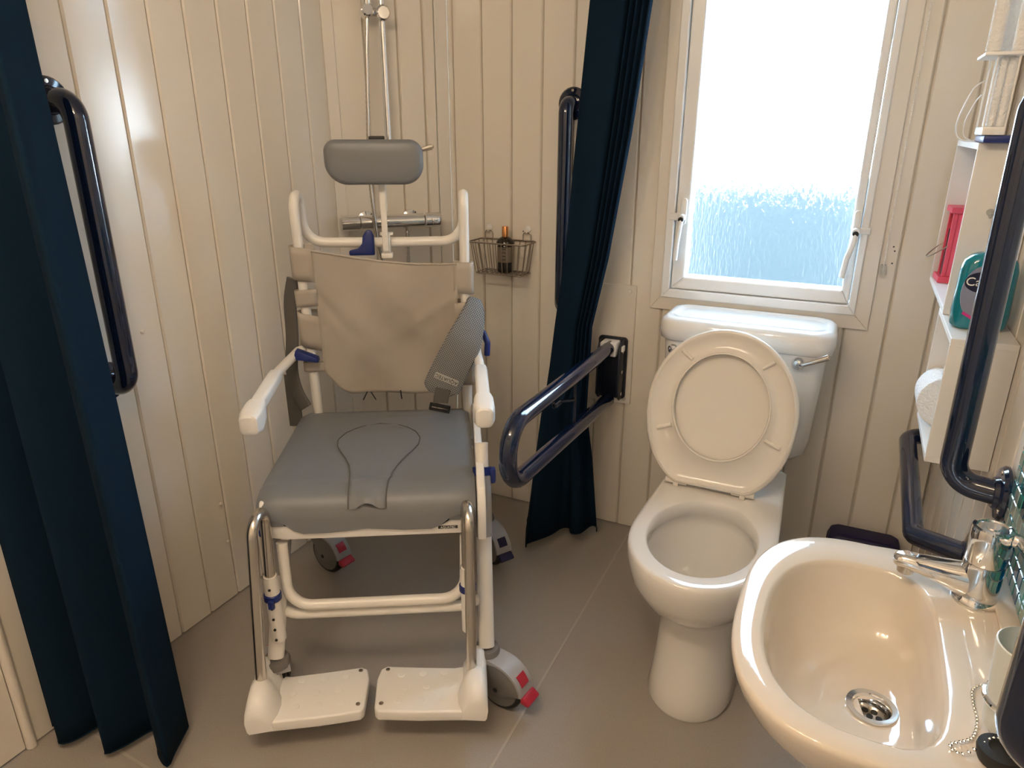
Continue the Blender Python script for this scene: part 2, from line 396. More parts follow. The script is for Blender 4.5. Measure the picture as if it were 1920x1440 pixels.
# ------------------------------------------------------------------ outside, behind the obscure glass
b = bmnew(); box(b, (-8, YB + 0.3, -0.75), (8, 7.0, -0.7)); o = structure('ground', b, 'lawn', smooth=False)
nb = thing('neighbouring_cabin', 'pale sunlit cabin seen blurred through the obscure window glass', 'cabin', (0, 6.0, -0.7))
b = bmnew(); box(b, (-7, 6.0, 0.95), (7, 6.15, 1.98)); part('cladding', b, 'neigh', nb, smooth=False)
b = bmnew(); box(b, (-7, 6.0, -0.7), (7, 6.12, 0.95)); part('skirting', b, 'skirt', nb, smooth=False)
b = bmnew(); prism(b, [(-7.2, 5.8, 1.86), (-7.2, 5.8, 1.91), (-7.2, 8.6, 3.05), (-7.2, 8.6, 2.95)], (14.4, 0, 0)); part('roof', b, 'roofing', nb, smooth=False)

# ------------------------------------------------------------------ toilet
TX = -0.213
t = thing('toilet', 'white close-coupled toilet with its seat raised, below the window', 'toilet', (TX, 1.75, 0))
def egg(cx, y0, y1, hw, hb, n=40, ym=None, e=2.0):
    """outline: round nose at y0, widest hw at ym, half width hb at the back y1"""
    ym = ym if ym is not None else y0 + (y1 - y0) * 0.45
    pts = []
    m = n // 2
    for k in range(m + 1):                      # nose, from left to right through y0
        a = PI - PI * k / m
        pts.append((cx + hw * math.cos(a), ym - (ym - y0) * abs(math.sin(a)) ** (2 / e)))
    q = n - m - 1
    for k in range(1, q + 1):                   # back: right side up, across, left side down
        f = k / (q + 1)
        if f < 0.4: g = f / 0.4; x = hw + (hb - hw) * (g * g * (3 - 2 * g)); pts.append((cx + x, ym + (y1 - ym) * g))
        elif f <= 0.6: g = (f - 0.4) / 0.2; pts.append((cx + hb * (1 - 2 * g), y1))
        else: g = (f - 0.6) / 0.4; g2 = 1 - g; x = hw + (hb - hw) * (g2 * g2 * (3 - 2 * g2)); pts.append((cx - x, ym + (y1 - ym) * g2))
    return pts
N = 48
def ering(z, cy, a_, b_):
    m = N // 2; q = N - m - 1
    an = [PI + PI * k / m for k in range(m + 1)] + [PI * k / (q + 1) for k in range(1, q + 1)]
    return [Vector((TX + a_ * math.cos(a), cy + b_ * math.sin(a), z)) for a in an]
def ring(z, cx, y0, y1, hw, hb, ym=None, e=2.0): return [Vector((x, y, z)) for x, y in egg(cx, y0, y1, hw, hb, N, ym, e)]
BX = TX + 0.010
b = bmnew()
rings = [ring(0.0, BX, 1.318, 1.76, 0.098, 0.10, 1.46, 2.6), ring(0.012, BX, 1.312, 1.765, 0.102, 0.103, 1.46, 2.6), ring(0.05, BX, 1.322, 1.765, 0.096, 0.10, 1.46, 2.5),
         ring(0.14, BX, 1.340, 1.77, 0.089, 0.098, 1.46, 2.5), ring(0.235, BX, 1.346, 1.78, 0.088, 0.098, 1.46, 2.3), ring(0.252, BX - 0.002, 1.338, 1.80, 0.094, 0.10, 1.46, 2.1),
         ring(0.270, TX, 1.310, 1.83, 0.112, 0.11, 1.46), ring(0.30, TX, 1.274, 1.86, 0.138, 0.125, 1.455), ring(0.343, TX, 1.249, 1.88, 0.157, 0.138, 1.45),
         ring(0.39, TX, 1.236, 1.89, 0.163, 0.145, 1.445), ring(0.410, TX, 1.236, 1.89, 0.163, 0.146, 1.445), ring(0.418, TX, 1.239, 1.888, 0.160, 0.144, 1.445), ring(0.420, TX, 1.246, 1.883, 0.153, 0.138, 1.445),
         # flat rim, then down inside the bowl
         ering(0.420, 1.452, 0.127, 0.172), ering(0.417, 1.452, 0.122, 0.167), ering(0.400, 1.452, 0.120, 0.165), ering(0.378, 1.452, 0.122, 0.168), ering(0.372, 1.452, 0.128, 0.173),
         ering(0.35, 1.452, 0.127, 0.170), ering(0.30, 1.458, 0.112, 0.150), ering(0.25, 1.470, 0.085, 0.112), ering(0.215, 1.485, 0.058, 0.075), ering(0.20, 1.49, 0.045, 0.058)]
loft(b, rings)
part('pan', b, 'ceramic', t, sharp=60)
b = bmnew(); loft(b, [ering(0.226, 1.482, 0.064, 0.083), ering(0.229, 1.482, 0.064, 0.083)]); part('water', b, 'water', t)
CX = -0.228
# cistern body: rounded rectangle tapering downwards
def crect(z, w_, y0, y1, r): return [Vector((CX + p[0], (y0 + y1) / 2 + p[1], z)) for p in rrect(w_, y1 - y0, r)]
b = bmnew()
loft(b, [crect(0.425, 0.30, 1.94, 2.07, 0.03), crect(0.432, 0.345, 1.92, 2.075, 0.04), crect(0.455, 0.385, 1.905, 2.078, 0.04), crect(0.50, 0.40, 1.897, 2.078, 0.04), crect(0.74, 0.425, 1.883, 2.078, 0.04), crect(0.752, 0.425, 1.883, 2.078, 0.04)])
ci = part('cistern', b, 'ceramic', t, sharp=50)
b = bmnew()
loft(b, [crect(0.748, 0.44, 1.877, 2.078, 0.045), crect(0.752, 0.452, 1.872, 2.079, 0.05), crect(0.775, 0.458, 1.868, 2.079, 0.052), crect(0.793, 0.456, 1.870, 2.079, 0.052), crect(0.804, 0.444, 1.876, 2.078, 0.05),
         crect(0.810, 0.424, 1.888, 2.07, 0.045), crect(0.8105, 0.396, 1.910, 2.055, 0.035), crect(0.806, 0.384, 1.916, 2.050, 0.032), crect(0.8055, 0.364, 1.926, 2.043, 0.03)])
part('cistern_lid', b, 'ceramic', ci, sharp=60)
b = bmnew(); lathe(b, [(0.013, 0), (0.0145, 0.002), (0.0145, 0.004), (0.011, 0.008), (0.004, 0.009)], axm((-0.408, 1.886, 0.722), (0, -1, 0)), 20); part('blanking_button', b, 'chrome', ci)
b = bmnew(); lathe(b, [(0.017, 0), (0.018, 0.004), (0.016, 0.012), (0.012, 0.018), (0.004, 0.020)], axm((-0.082, 1.886, 0.726), (0, -1, 0)), 20)
tube(b, fillet([(-0.082, 1.870, 0.726), (-0.070, 1.855, 0.732), (-0.012, 1.850, 0.762)], 0.01), [0.006] * 8 + [0.0085], 10); part('flush_lever', b, 'chrome', ci)
# seat ring and lid, both raised
HY, HZ, LEAN = 1.672, 0.436, R(14.5)
up = Vector((0, math.sin(LEAN), math.cos(LEAN))); nf = Vector((0, -math.cos(LEAN), math.sin(LEAN)))
SX = -0.240
def sp(x, h, d): return Vector((SX + x, HY, HZ)) + up * h + nf * d
def seat_outline(k, n, hw, h0, h1, hm, hb):
    a = 2 * PI * k / n
    s_, c_ = math.sin(a), math.cos(a)
    if s_ >= 0: return (hw * c_, hm + (h1 - hm) * s_)
    e = 2.5
    x = hw * math.copysign(abs(c_) ** (2 / 2.2), c_); h = hm - (hm - h0) * abs(s_) ** (2 / 2.2) * 1.12
    return (x, max(h, h0 + 0.03 * max(0, (abs(x) - 0.115) / 0.05)))
n = 56
b = bmnew(); rg = []
for (ow, o0, o1, d) in ((0.0, 0.0, 0.0, 0.004), (0.0, 0, 0, 0.014), (-0.004, 0.003, -0.004, 0.019), (-0.010, 0.008, -0.010, 0.020)):
    rg.append([sp(*seat_outline(k, n, 0.186 + ow, -0.006 + o0, 0.402 + o1, 0.196, 0.1), d) for k in range(n)])
for (ow, o0, o1, d) in ((-0.016, 0.014, -0.018, 0.013), (-0.045, 0.03, -0.036, 0.010),):
    rg.append([sp(*seat_outline(k, n, 0.186 + ow, -0.006 + o0, 0.402 + o1, 0.196, 0.1), d) for k in range(n)])
def hole(k, g, d):
    a = 2 * PI * k / n; c_, s_ = math.cos(a), math.sin(a)
    return sp((0.118 + g) * c_, 0.205 + (0.136 + g) * s_, d)
for g, d in ((0.006, 0.012), (0.002, 0.018), (-0.001, 0.018), (-0.002, 0.012), (-0.001, 0.002)):
    rg.append([hole(k, g, d) for k in range(n)])
rg.append(rg[0]); vr = [[b.verts.new(p) for p in r_] for r_ in rg[:-1]]; vr.append(vr[0])
for a_, c_ in zip(vr, vr[1:]):
    for k in range(n): b.faces.new((a_[k], a_[(k + 1) % n], c_[(k + 1) % n], c_[k]))
se = part('seat', b, 'seatpl', t, sharp=55)
for ang in (48, 132, 205, 335):
    b = bmnew(); c_, s_ = math.cos(R(ang)), math.sin(R(ang))
    p, q = sp(0.128 * c_, 0.205 + 0.150 * s_, 0.014), sp(0.168 * c_, 0.203 + 0.180 * s_, 0.014)
    tube(b, [p, q], 0.0055, 8); part('buffer', b, 'seatpl', se)
b = bmnew()
lo_ = [[sp(*seat_outline(k, n, 0.184 + ow, -0.004 - ow, 0.398 + ow, 0.196, 0.1), d) for k in range(n)] for ow, d in ((-0.006, -0.018), (0, -0.014), (0, -0.003), (-0.006, 0.0), (-0.03, -0.006))]
loft(b, lo_); part('lid', b, 'seatpl', t, sharp=55)
for sx in (-0.085, 0.083):
    b = bmnew(); cyl(b, sp(sx - 0.028, -0.004, 0.003), sp(sx + 0.028, -0.004, 0.003), 0.0085, 12, 0.001)
    box(b, (SX + sx - 0.007, HY - 0.014, 0.4205), (SX + sx + 0.007, HY + 0.012, HZ), 0.002); part('hinge', b, 'seatpl', t)
# ------------------------------------------------------------------ basin
BZ = 0.65
def outer_pts(x0, y0, y1, r0, n=64):
    """bulging front: superellipse half towards -x, widening to the wall at XR"""
    xm = 0.10; pts = []
    yc = (y0 + y1) / 2; hy = (y1 - y0) / 2
    m = 44
    for k in range(m + 1):
        a = PI / 2 + PI * k / m
        c_, s_ = math.cos(a), math.sin(a)
        pts.append((xm - (xm - x0) * abs(c_) ** (2 / 2.7), yc + hy * math.copysign(abs(s_) ** (2 / 2.7), s_)))
    ys = pts[-1][1]
    flare = 0.022
    q = 6
    for k in range(1, q + 1): pts.append((xm + (XR - 0.0012 - xm) * k / q, y0 - flare * k / q))
    for k in range(1, 7): pts.append((XR - 0.0012, y0 - flare + (y1 - y0 + 2 * flare) * k / 7))
    for k in range(0, q): pts.append((XR - 0.0012 - (XR - 0.0012 - xm) * k / q, y1 + flare * (1 - k / q)))
    return pts
def inner_pts(x0, x1, y0, y1, e0, e1, n):
    xm = (x0 + x1) / 2 + 0.02 * (x1 - x0) / 0.23; yc = (y0 + y1) / 2; hy = (y1 - y0) / 2; pts = []
    for k in range(n):
        a = PI / 2 + 2 * PI * k / n; c_, s_ = math.cos(a), math.sin(a)
        e = e0 if c_ < 0 else e1; hx = (xm - x0) if c_ < 0 else (x1 - xm)
        pts.append((xm + hx * math.copysign(abs(c_) ** (2 / e), c_), yc + hy * math.copysign(abs(s_) ** (2 / e), s_)))
    return pts
bs = thing('wash_basin', 'cream wall-hung wash basin in front, under the tiled splashback', 'basin', (XR, 0.93, 0.45))
b = bmnew()
op = outer_pts(-0.075, 0.690, 1.166, 0); NO = len(op)
def oscale(fx, fy, z, dx=0.0):
    return [Vector((XR - 0.0012 - (XR - 0.0012 - x) * fx, 0.928 + (y - 0.928) * fy, z)) for x, y in op]
rings = [oscale(0.30, 0.30, 0.455), oscale(0.48, 0.45, 0.47), oscale(0.72, 0.68, 0.515), oscale(0.88, 0.86, 0.565), oscale(0.965, 0.955, 0.605), oscale(0.992, 0.99, 0.630), oscale(1.0, 1.0, 0.642), oscale(0.996, 0.995, 0.6485), oscale(0.985, 0.982, 0.6505)]
loft(b, rings, True, False)
# rim to bowl: match the inner rings to NO points by angle
def inner_ring(x0, x1, y0, y1, z, e0=2.4, e1=3.6):
    raw = inner_pts(x0, x1, y0, y1, e0, e1, 360); cx, cy = 0.075, 0.912
    out = []
    angs = [(math.atan2(y - cy, x - cx), x, y) for x, y in raw]
    for x, y in op:
        a = math.atan2(y - 0.928, x - 0.085); best = min(angs, key=lambda q_: abs(math.atan2(math.sin(q_[0] - a), math.cos(q_[0] - a))))
        out.append(Vector((best[1], best[2], z)))
    return out
last = [Vector(p) for p in rings[-1]]
ins = [inner_ring(-0.040, 0.190, 0.722, 1.100, 0.6505), inner_ring(-0.0355, 0.1865, 0.726, 1.096, 0.6485), inner_ring(-0.032, 0.184, 0.729, 1.093, 0.642), inner_ring(-0.024, 0.181, 0.740, 1.084, 0.612),
       inner_ring(-0.012, 0.177, 0.757, 1.070, 0.575), inner_ring(0.006, 0.171, 0.785, 1.045, 0.548), inner_ring(0.040, 0.162, 0.83, 1.00, 0.534), inner_ring(0.070, 0.154, 0.872, 0.968, 0.5295, 2.1, 2.3), inner_ring(0.0945, 0.1475, 0.8955, 0.9485, 0.5275, 2.0, 2.0)]
loft(b, [last] + ins, False, False)
bmesh.ops.remove_doubles(b, verts=b.verts, dist=0.00005)
part('bowl', b, 'basin', bs, sharp=70)
b = bmnew(); box(b, (XR - 0.030, 0.70, 0.6505), (XR - 0.002, 1.16, 0.662), 0.004); part('upstand', b, 'basin', bs)
DC = Vector((0.121, 0.922, 0.5285))
b = bmnew(); lathe(b, [(0.026, -0.004), (0.034, 0.001), (0.0335, 0.0035), (0.026, 0.003), (0.0225, -0.001), (0.021, -0.016)], Matrix.Translation(DC), 36, False, False); dr = part('drain', b, 'chrome', bs)
b = bmnew(); lathe(b, [(0.0205, -0.018), (0.0215, -0.015)], Matrix.Translation(DC), 24); part('drain_cup', b, 'steel', dr)
for k in range(7):
    a = 2 * PI * k / 6; r_ = 0.012 if k < 6 else 0
    b = bmnew(); lathe(b, [(0.0045, 0), (0.0045, 0.0006)], Matrix.Translation(DC + Vector((r_ * math.cos(a), r_ * math.sin(a), -0.0148))), 12); part('drain_hole', b, 'black', dr)
# mixer tap
TP = Vector((0.238, 1.069, BZ))
tp = thing('mixer_tap', 'chrome single-lever mixer tap on the wash basin ledge', 'tap', TP)
b = bmnew(); lathe(b, [(0.031, 0.0), (0.031, 0.006), (0.028, 0.010), (0.027, 0.012), (0.0262, 0.02), (0.0262, 0.064), (0.0255, 0.066)], Matrix.Translation(TP + Vector((0, 0, 0.0006))), 36); part('body', b, 'chrome', tp)
b = bmnew(); lathe(b, [(0.0255, 0.067), (0.0268, 0.069), (0.0268, 0.118), (0.0255, 0.122), (0.021, 0.123), (0.019, 0.121), (0.009, 0.121), (0.008, 0.1225)], Matrix.Translation(TP), 36); cpp = part('cap', b, 'chrome', tp)
b = bmnew()
L0 = TP + Vector((0.020, -0.004, 0.112))
lp = fillet([L0, L0 + Vector((0.014, -0.006, 0.0)), L0 + Vector((0.020, -0.022, -0.004)), L0 + Vector((0.022, -0.075, -0.002))], 0.012)
tube(b, lp, [0.0115] + [0.0095] * (len(lp) - 1), 12)
part('lever', b, 'chrome', tp)
b = bmnew()
rr = []
for k, (dx, dz, hw, hh) in enumerate(((0.010, 0.030, 0.022, 0.029), (-0.018, 0.030, 0.021, 0.026), (-0.045, 0.034, 0.019, 0.020), (-0.080, 0.040, 0.0165, 0.0125), (-0.098, 0.042, 0.0155, 0.0115), (-0.108, 0.041, 0.012, 0.010), (-0.1125, 0.040, 0.006, 0.006))):
    rr.append([TP + Vector((dx, p[0] - 0.10 * (-dx) * 0.0, dz + p[1])) for p in rrect(2 * hw, 2 * hh, min(hw, hh) * 0.95, 5)])
loft(b, rr); sp_ = part('spout', b, 'chrome', tp, sharp=60)
b = bmnew(); lathe(b, [(0.0115, 0), (0.012, 0.004), (0.012, 0.012)], Matrix.Translation(TP + Vector((-0.094, 0, 0.022))), 20); part('aerator', b, 'steel', sp_)
# plug on its ball chain
pg = thing('basin_plug', 'black rubber plug with ball chain on the near basin rim', 'plug', (0.226, 0.752, BZ))
b = bmnew(); lathe(b, [(0.0195, 0.001), (0.021, 0.004), (0.023, 0.014), (0.022, 0.018), (0.012, 0.019), (0.010, 0.017), (0.004, 0.0175)], Matrix.Translation((0.226, 0.752, BZ + 0.0005)), 28); part('stopper', b, 'black', pg)
ctrl = [(0.262, 0.862), (0.236, 0.878), (0.215, 0.862), (0.211, 0.835), (0.212, 0.805), (0.205, 0.776), (0.192, 0.762), (0.181, 0.753), (0.184, 0.744), (0.196, 0.745), (0.208, 0.753), (0.222, 0.764), (0.232, 0.762)]
def catmull(c, step):
    out = []; c = [Vector((*p, 0)) if len(p) == 2 else Vector(p) for p in c]; c = [c[0] * 2 - c[1]] + c + [c[-1] * 2 - c[-2]]
    for i in range(1, len(c) - 2):
        for j in range(20):
            t_ = j / 20; p0, p1, p2, p3 = c[i - 1:i + 3]
            out.append(0.5 * ((2 * p1) + (p2 - p0) * t_ + (2 * p0 - 5 * p1 + 4 * p2 - p3) * t_ ** 2 + (3 * p1 - p0 - 3 * p2 + p3) * t_ ** 3))
    res = [out[0]]; acc = 0
    for a_, c_ in zip(out, out[1:]):
        acc += (c_ - a_).length
        if acc >= step: res.append(c_); acc = 0
    return res
b = bmnew()
pts = catmull(ctrl, 0.0050)
for i, p in enumerate(pts):
    z = BZ + 0.0032 + (0.018 * max(0, min(1, (i - (len(pts) - 9)) / 5)) if i > len(pts) - 9 else 0)
    t_ = bmnew(); bmesh.ops.create_icosphere(t_, subdivisions=1, radius=0.0023)
    for v in t_.verts: v.co += Vector((p.x, p.y, z))
    join(b, t_)
ch_ = part('ball_chain', b, 'chrome', pg); ch_['kind'] = 'stuff'
b = bmnew(); tube(b, [Vector((0.232 + 0.006 * math.cos(a), 0.757, BZ + 0.026 + 0.006 * math.sin(a))) for a in [2 * PI * k / 14 for k in range(14)]], 0.0011, 6, closed=True); part('ring', b, 'chrome', pg)
# tumbler in its wall holder
TB = Vector((0.243, 0.800, 0.657))
tb = thing('tumbler', 'frosted white tumbler in a chrome ring holder beside the near grab rail', 'tumbler', TB)
b = bmnew(); lathe(b, [(0.024, 0.0), (0.028, 0.004), (0.036, 0.115), (0.0345, 0.116), (0.027, 0.012), (0.02, 0.008)], Matrix.Translation(TB), 32); part('cup', b, 'opal', tb)
b = bmnew(); tube(b, [TB + Vector((0.0325 * math.cos(2 * PI * k / 28), 0.0325 * math.sin(2 * PI * k / 28), 0.040)) for k in range(28)], 0.0035, 8, closed=True)
tube(b, [TB + Vector((0.033, 0, 0.04)), (XR - 0.004, TB.y, TB.z + 0.04)], 0.005, 10); part('holder_ring', b, 'chrome', tb)
# ------------------------------------------------------------------ grab rails
def flange(b, p, nrm, r=0.046):
    lathe(b, [(r, 0), (r, 0.005), (r - 0.004, 0.010), (0.028, 0.012), (0.025, 0.018)], axm(p, nrm), 28)
def rail(name, label, pts, r, rad, flanges, group=None):
    base = Vector(pts[0])
    o = thing(name, label, 'grab rail', base, 0, group)
    b = bmnew(); tube(b, fillet(pts, rad, 9), r, 18); part('bar', b, 'navy', o)
    for p, nrm in flanges:
        b = bmnew(); flange(b, p, nrm); f = part('flange', b, 'navy', o)
        nrm = Vector(nrm)
        s_ = nrm.cross(Vector((0, 0, 1))).normalized()
        for k in range(3):
            a = PI / 2 + 2 * PI * k / 3; c = Vector(p) + (s_ * math.cos(a) + Vector((0, 0, 1)) * math.sin(a)) * 0.036 + nrm * 0.009
            b = bmnew(); lathe(b, [(0.0045, 0), (0.004, 0.003), (0.0015, 0.0032)], axm(c, nrm), 10); part('screw', b, 'steel', f)
    return o
e = 0.0012
rail('grab_rail', 'vertical navy grab rail on the left wall, half behind the left curtain',
     [(XL + e, 0.957, 1.352), (XL + 0.08, 0.957, 1.352), (XL + 0.08, 0.957, 0.757), (XL + e, 0.957, 0.757)], 0.0235, 0.07, [((XL + e, 0.957, 1.352), (1, 0, 0)), ((XL + e, 0.957, 0.757), (1, 0, 0))])
rail('grab_rail', 'vertical navy grab rail on the back wall behind the right curtain',
     [(-0.803, YB - e, 1.368), (-0.803, YB - 0.062, 1.368), (-0.803, YB - 0.062, 0.770), (-0.803, YB - e, 0.770)], 0.0215, 0.046, [((-0.803, YB - e, 1.368), (0, -1, 0)), ((-0.803, YB - e, 0.770), (0, -1, 0))])
rail('grab_rail', 'short navy grab rail low on the right wall below the shelf',
     [(XR - e, 2.03, 0.528), (0.209, 2.03, 0.520), (0.209, 1.545, 0.483), (XR - e, 1.385, 0.548)], 0.0212, 0.055, [((XR - e, 2.03, 0.528), (-1, 0, 0)), ((XR - e, 1.385, 0.548), (-1, 0, 0))])
XW = XR - 0.0056
rail('grab_rail', 'tall navy grab rail on the right wall, in front of the shelf and soap bottle',
     [(XW, 1.262, 0.738), (0.208, 1.285, 0.738), (0.203, 1.285, 1.360), (XW, 1.285, 1.360)], 0.0208, 0.085, [((XW, 1.262, 0.740), (-1, 0, 0)), ((XR - e, 1.285, 1.360), (-1, 0, 0))])
rail('grab_rail', 'dark navy grab rail at the frame edge beside the frosted tumbler',
     [(XW, 0.655, 0.752), (0.205, 0.655, 0.752), (0.205, 0.655, 1.40), (XR - e, 0.655, 1.40)], 0.0205, 0.075, [((XW, 0.655, 0.752), (-1, 0, 0)), ((XR - e, 0.655, 1.40), (-1, 0, 0))])
# fold-down rail with its plate and wall board
FX = -0.637
fr = thing('fold_down_rail', 'navy hinged fold-down support rail beside the toilet', 'support rail', (FX, 2.079, 0.45))
b = bmnew(); tube(b, fillet([(FX, 2.035, 0.655), (FX, 1.302, 0.670), (FX, 1.302, 0.515), (FX, 2.035, 0.478)], [0.076, 0.076], 10), 0.0215, 18); part('bar', b, 'navy', fr)
b = bmnew(); tube(b, fillet([(FX, 1.73, 0.655), (FX, 1.73, 0.505)], 0.01), 0.005, 8)
tube(b, fillet([(FX, 1.73, 0.585), (FX - 0.03, 1.70, 0.585), (FX - 0.03, 1.65, 0.585), (FX - 0.03, 1.645, 0.60)], 0.01), 0.005, 8); part('roll_holder', b, 'navy', fr)
b = bmnew(); prism(b, [(FX + 0.032 + 0, 2.052 + 0, z) for z in ()] or [(x, 2.077, z) for x, z in [(FX - 0.045 + p[0] + 0.045 - 0.003, 0.578 + p[1]) for p in rrect(0.095, 0.205, 0.012)]], (0, -0.010, 0), 0.002); hp = part('hinge_plate', b, 'navymatte', fr)
for sx in (-0.036, 0.033):
    b = bmnew(); prism(b, [(FX + sx, 2.062 - p[0], 0.578 + p[1]) for p in [(-0.008, -0.095), (0.030, -0.095), (0.052, -0.075), (0.052, 0.070), (0.034, 0.098), (-0.008, 0.098)]], (0.006, 0, 0), 0.002); part('hinge_cheek', b, 'navymatte', fr)
for z in (0.505, 0.578, 0.645):
    b = bmnew(); cyl(b, (FX + 0.0395, 2.035, z), (FX + 0.0425, 2.035, z), 0.006, 10, 0.001); part('bolt', b, 'steel', fr)
b = bmnew(); box(b, (FX - 0.026, 2.008, 0.632), (FX + 0.026, 2.058, 0.676), 0.004); part('pivot_block', b, 'whitepl', fr, label='white plastic pivot block')
b = bmnew(); box(b, (FX + 0.040, 2.018, 0.648), (FX + 0.047, 2.040, 0.666), 0.002); part('release_tab', b, 'whitepl', fr, label='white release tab')
b = bmnew(); box(b, (-0.745, 2.0795, 0.455), (-0.577, YB - 0.0003, 0.846), 0.003); bd = single('mounting_board', b, 'trim', 'white board on the back wall behind the fold-down rail hinge', 'board', smooth=False)
for x, z in ((-0.597, 0.828), (-0.597, 0.473), (-0.725, 0.828), (-0.725, 0.473)):
    b = bmnew(); cyl(b, (x, 2.0798, z), (x, 2.0768, z), 0.007, 12, 0.001); part('screw_cap', b, 'trim', bd)
# ------------------------------------------------------------------ shower curtains
def curtain(name, label, rows, thick=0.0015):
    """rows: (z, [plan points]) from top to bottom; each row resampled along a smooth curve"""
    o = thing(name, label, 'curtain', (rows[-1][1][0][0], rows[-1][1][0][1], 0))
    b = bmnew(); res = []
    NP = 150
    for z, pl in rows:
        c = catmull(pl, 0.0005); L = [0]
        for p, q in zip(c, c[1:]): L.append(L[-1] + (q - p).length)
        row = []; j = 0
        for k in range(NP):
            s_ = L[-1] * k / (NP - 1)
            while j < len(L) - 2 and L[j + 1] < s_: j += 1
            f = (s_ - L[j]) / max(1e-9, L[j + 1] - L[j]); row.append(c[j].lerp(c[j + 1], min(1, max(0, f))))
        res.append((z, row))
    # interpolate rows smoothly in z
    fine = []
    for (z0, r0), (z1, r1) in zip(res, res[1:]):
        zf = lambda z, u: z(u) if callable(z) else z
        m = max(2, int(abs(zf(z0, 0.5) - zf(z1, 0.5)) / 0.05))
        for k in range(m):
            f = k / m; fine.append([(p.lerp(q, f), zf(z0, kk / NP) * (1 - f) + zf(z1, kk / NP) * f) for kk, (p, q) in enumerate(zip(r0, r1))])
    fine.append([(p, zf(res[-1][0], kk / NP)) for kk, p in enumerate(res[-1][1])])
    vs_ = [[b.verts.new((p.x, p.y, z)) for p, z in row] for row in fine]
    for a_, c_ in zip(vs_, vs_[1:]):
        for k in range(NP - 1): b.faces.new((a_[k], a_[k + 1], c_[k + 1], c_[k]))
    cl = part('cloth', b, 'curtain', o, sharp=180)
    md = cl.modifiers.new('solid', 'SOLIDIFY'); md.thickness = thick; md.offset = 0
    hb = bmnew()
    hem = vs_  # hem band
    row = fine[-1]
    tube(hb, [Vector((p.x, p.y, z + 0.001)) for p, z in row[::2]], 0.0022, 6); part('hem', hb, 'curtain', cl)
    return o
CLp = [(-1.478, 0.660), (-1.455, 0.700), (-1.425, 0.640), (-1.395, 0.655), (-1.372, 0.735), (-1.335, 0.745), (-1.305, 0.665), (-1.282, 0.690), (-1.262, 0.752), (-1.235, 0.745), (-1.195, 0.712), (-1.150, 0.698), (-1.166, 0.730), (-1.200, 0.798)]
def warp(pl, cx, cy, fx, fy, dx=0, dy=0): return [(cx + (x - cx) * fx + dx, cy + (y - cy) * fy + dy) for x, y in pl]
curtain('shower_curtain', 'dark navy shower curtain hanging at the left wall', [
    (2.06, warp(CLp, -1.46, 0.73, 0.86, 0.86)), (1.40, warp(CLp, -1.47, 0.73, 0.90, 0.9)), (0.8, warp(CLp, -1.478, 0.73, 0.95, 0.97)), (0.022, CLp)])
CRp = [(-0.885, 1.955), (-0.868, 1.900), (-0.835, 1.82), (-0.81, 1.80), (-0.765, 1.865), (-0.745, 1.915), (-0.72, 1.925), (-0.70, 1.895), (-0.672, 1.905), (-0.655, 1.955), (-0.635, 1.96), (-0.62, 1.925)]
def crrow(xl, xr, dy=0.0, amp=1.0):
    a, c = CRp[0][0], CRp[-1][0]
    return [(xl + (x - a) / (c - a) * (xr - xl), 1.91 + (y - 1.91) * amp + dy) for x, y in CRp]
def top_row(xl, xr, yc):
    """flat broad face on the left, four narrow folds on the right"""
    w_ = xr - xl
    f = [(0.0, 0.02), (0.03, 0.0), (0.3, -0.012), (0.58, -0.012), (0.65, 0.013), (0.69, -0.010), (0.745, 0.014), (0.785, -0.008), (0.84, 0.016), (0.88, -0.004), (0.93, 0.018), (0.965, 0.002), (1.0, 0.014)]
    return [(xl + w_ * u, yc + v) for u, v in f]
def hem_r(u):
    # ragged hem: long tail about one quarter along
    return 0.045 + (-0.042 * math.exp(-((u - 0.26) / 0.05) ** 2)) + 0.03 * max(0, u - 0.5) + (0.012 if u < 0.12 else 0)
curtain('shower_curtain', 'navy shower curtain at the back wall, behind the fold-down rail', [
    (2.06, top_row(-0.655, -0.492, 1.88)), (1.6, top_row(-0.697, -0.534, 1.90)), (1.287, top_row(-0.726, -0.572, 1.91)), (0.95, top_row(-0.757, -0.625, 1.925)), (0.74, top_row(-0.785, -0.668, 1.93)), (0.60, top_row(-0.80, -0.672, 1.93)),
    (0.46, crrow(-0.822, -0.672, 0.012, 0.7)), (0.30, crrow(-0.842, -0.645, 0.005, 0.85)), (hem_r, crrow(-0.868, -0.615, -0.01, 1.0))])
# ------------------------------------------------------------------ shower mixer, riser rail, hose
def dg(s, off, z): return D0 + dd * s + dn * off + Vector((0, 0, z))
S0 = float(((Vector((-1.448, 1.777, 0)) - D0).dot(dd))); S1 = float((Vector((-1.228, 2.009, 0)) - D0).dot(dd))
sh = thing('shower_set', 'chrome shower mixer bar with riser rail and hose on the boxed-in corner', 'shower', dg(0.185, 0.0, 0.95))
VZ = 1.020
b = bmnew(); cyl(b, dg(S0 + 0.062, 0.058, VZ), dg(S1 - 0.055, 0.058, VZ), 0.0225, 24, 0.001); part('mixer_bar', b, 'chrome', sh)
for a0, a1 in ((S0, S0 + 0.060), (S1 - 0.052, S1)):
    b = bmnew(); cyl(b, dg(a0, 0.058, VZ), dg(a1, 0.058, VZ), 0.0238, 24, 0.003)
    if a1 == S1: box(b, (-0.006, -0.006, 0), (0.006, 0.014, 0.03), 0.003, 2, axm(dg(a1 - 0.032, 0.078, VZ - 0.005), dd))
    part('control_knob', b, 'chrome', sh)
for s_ in (S0 + 0.09, S1 - 0.085):
    b = bmnew(); lathe(b, [(0.030, 0.001), (0.029, 0.008), (0.016, 0.014), (0.015, 0.05)], axm(dg(s_, 0.0, VZ), dn), 24); part('wall_union', b, 'chrome', sh)
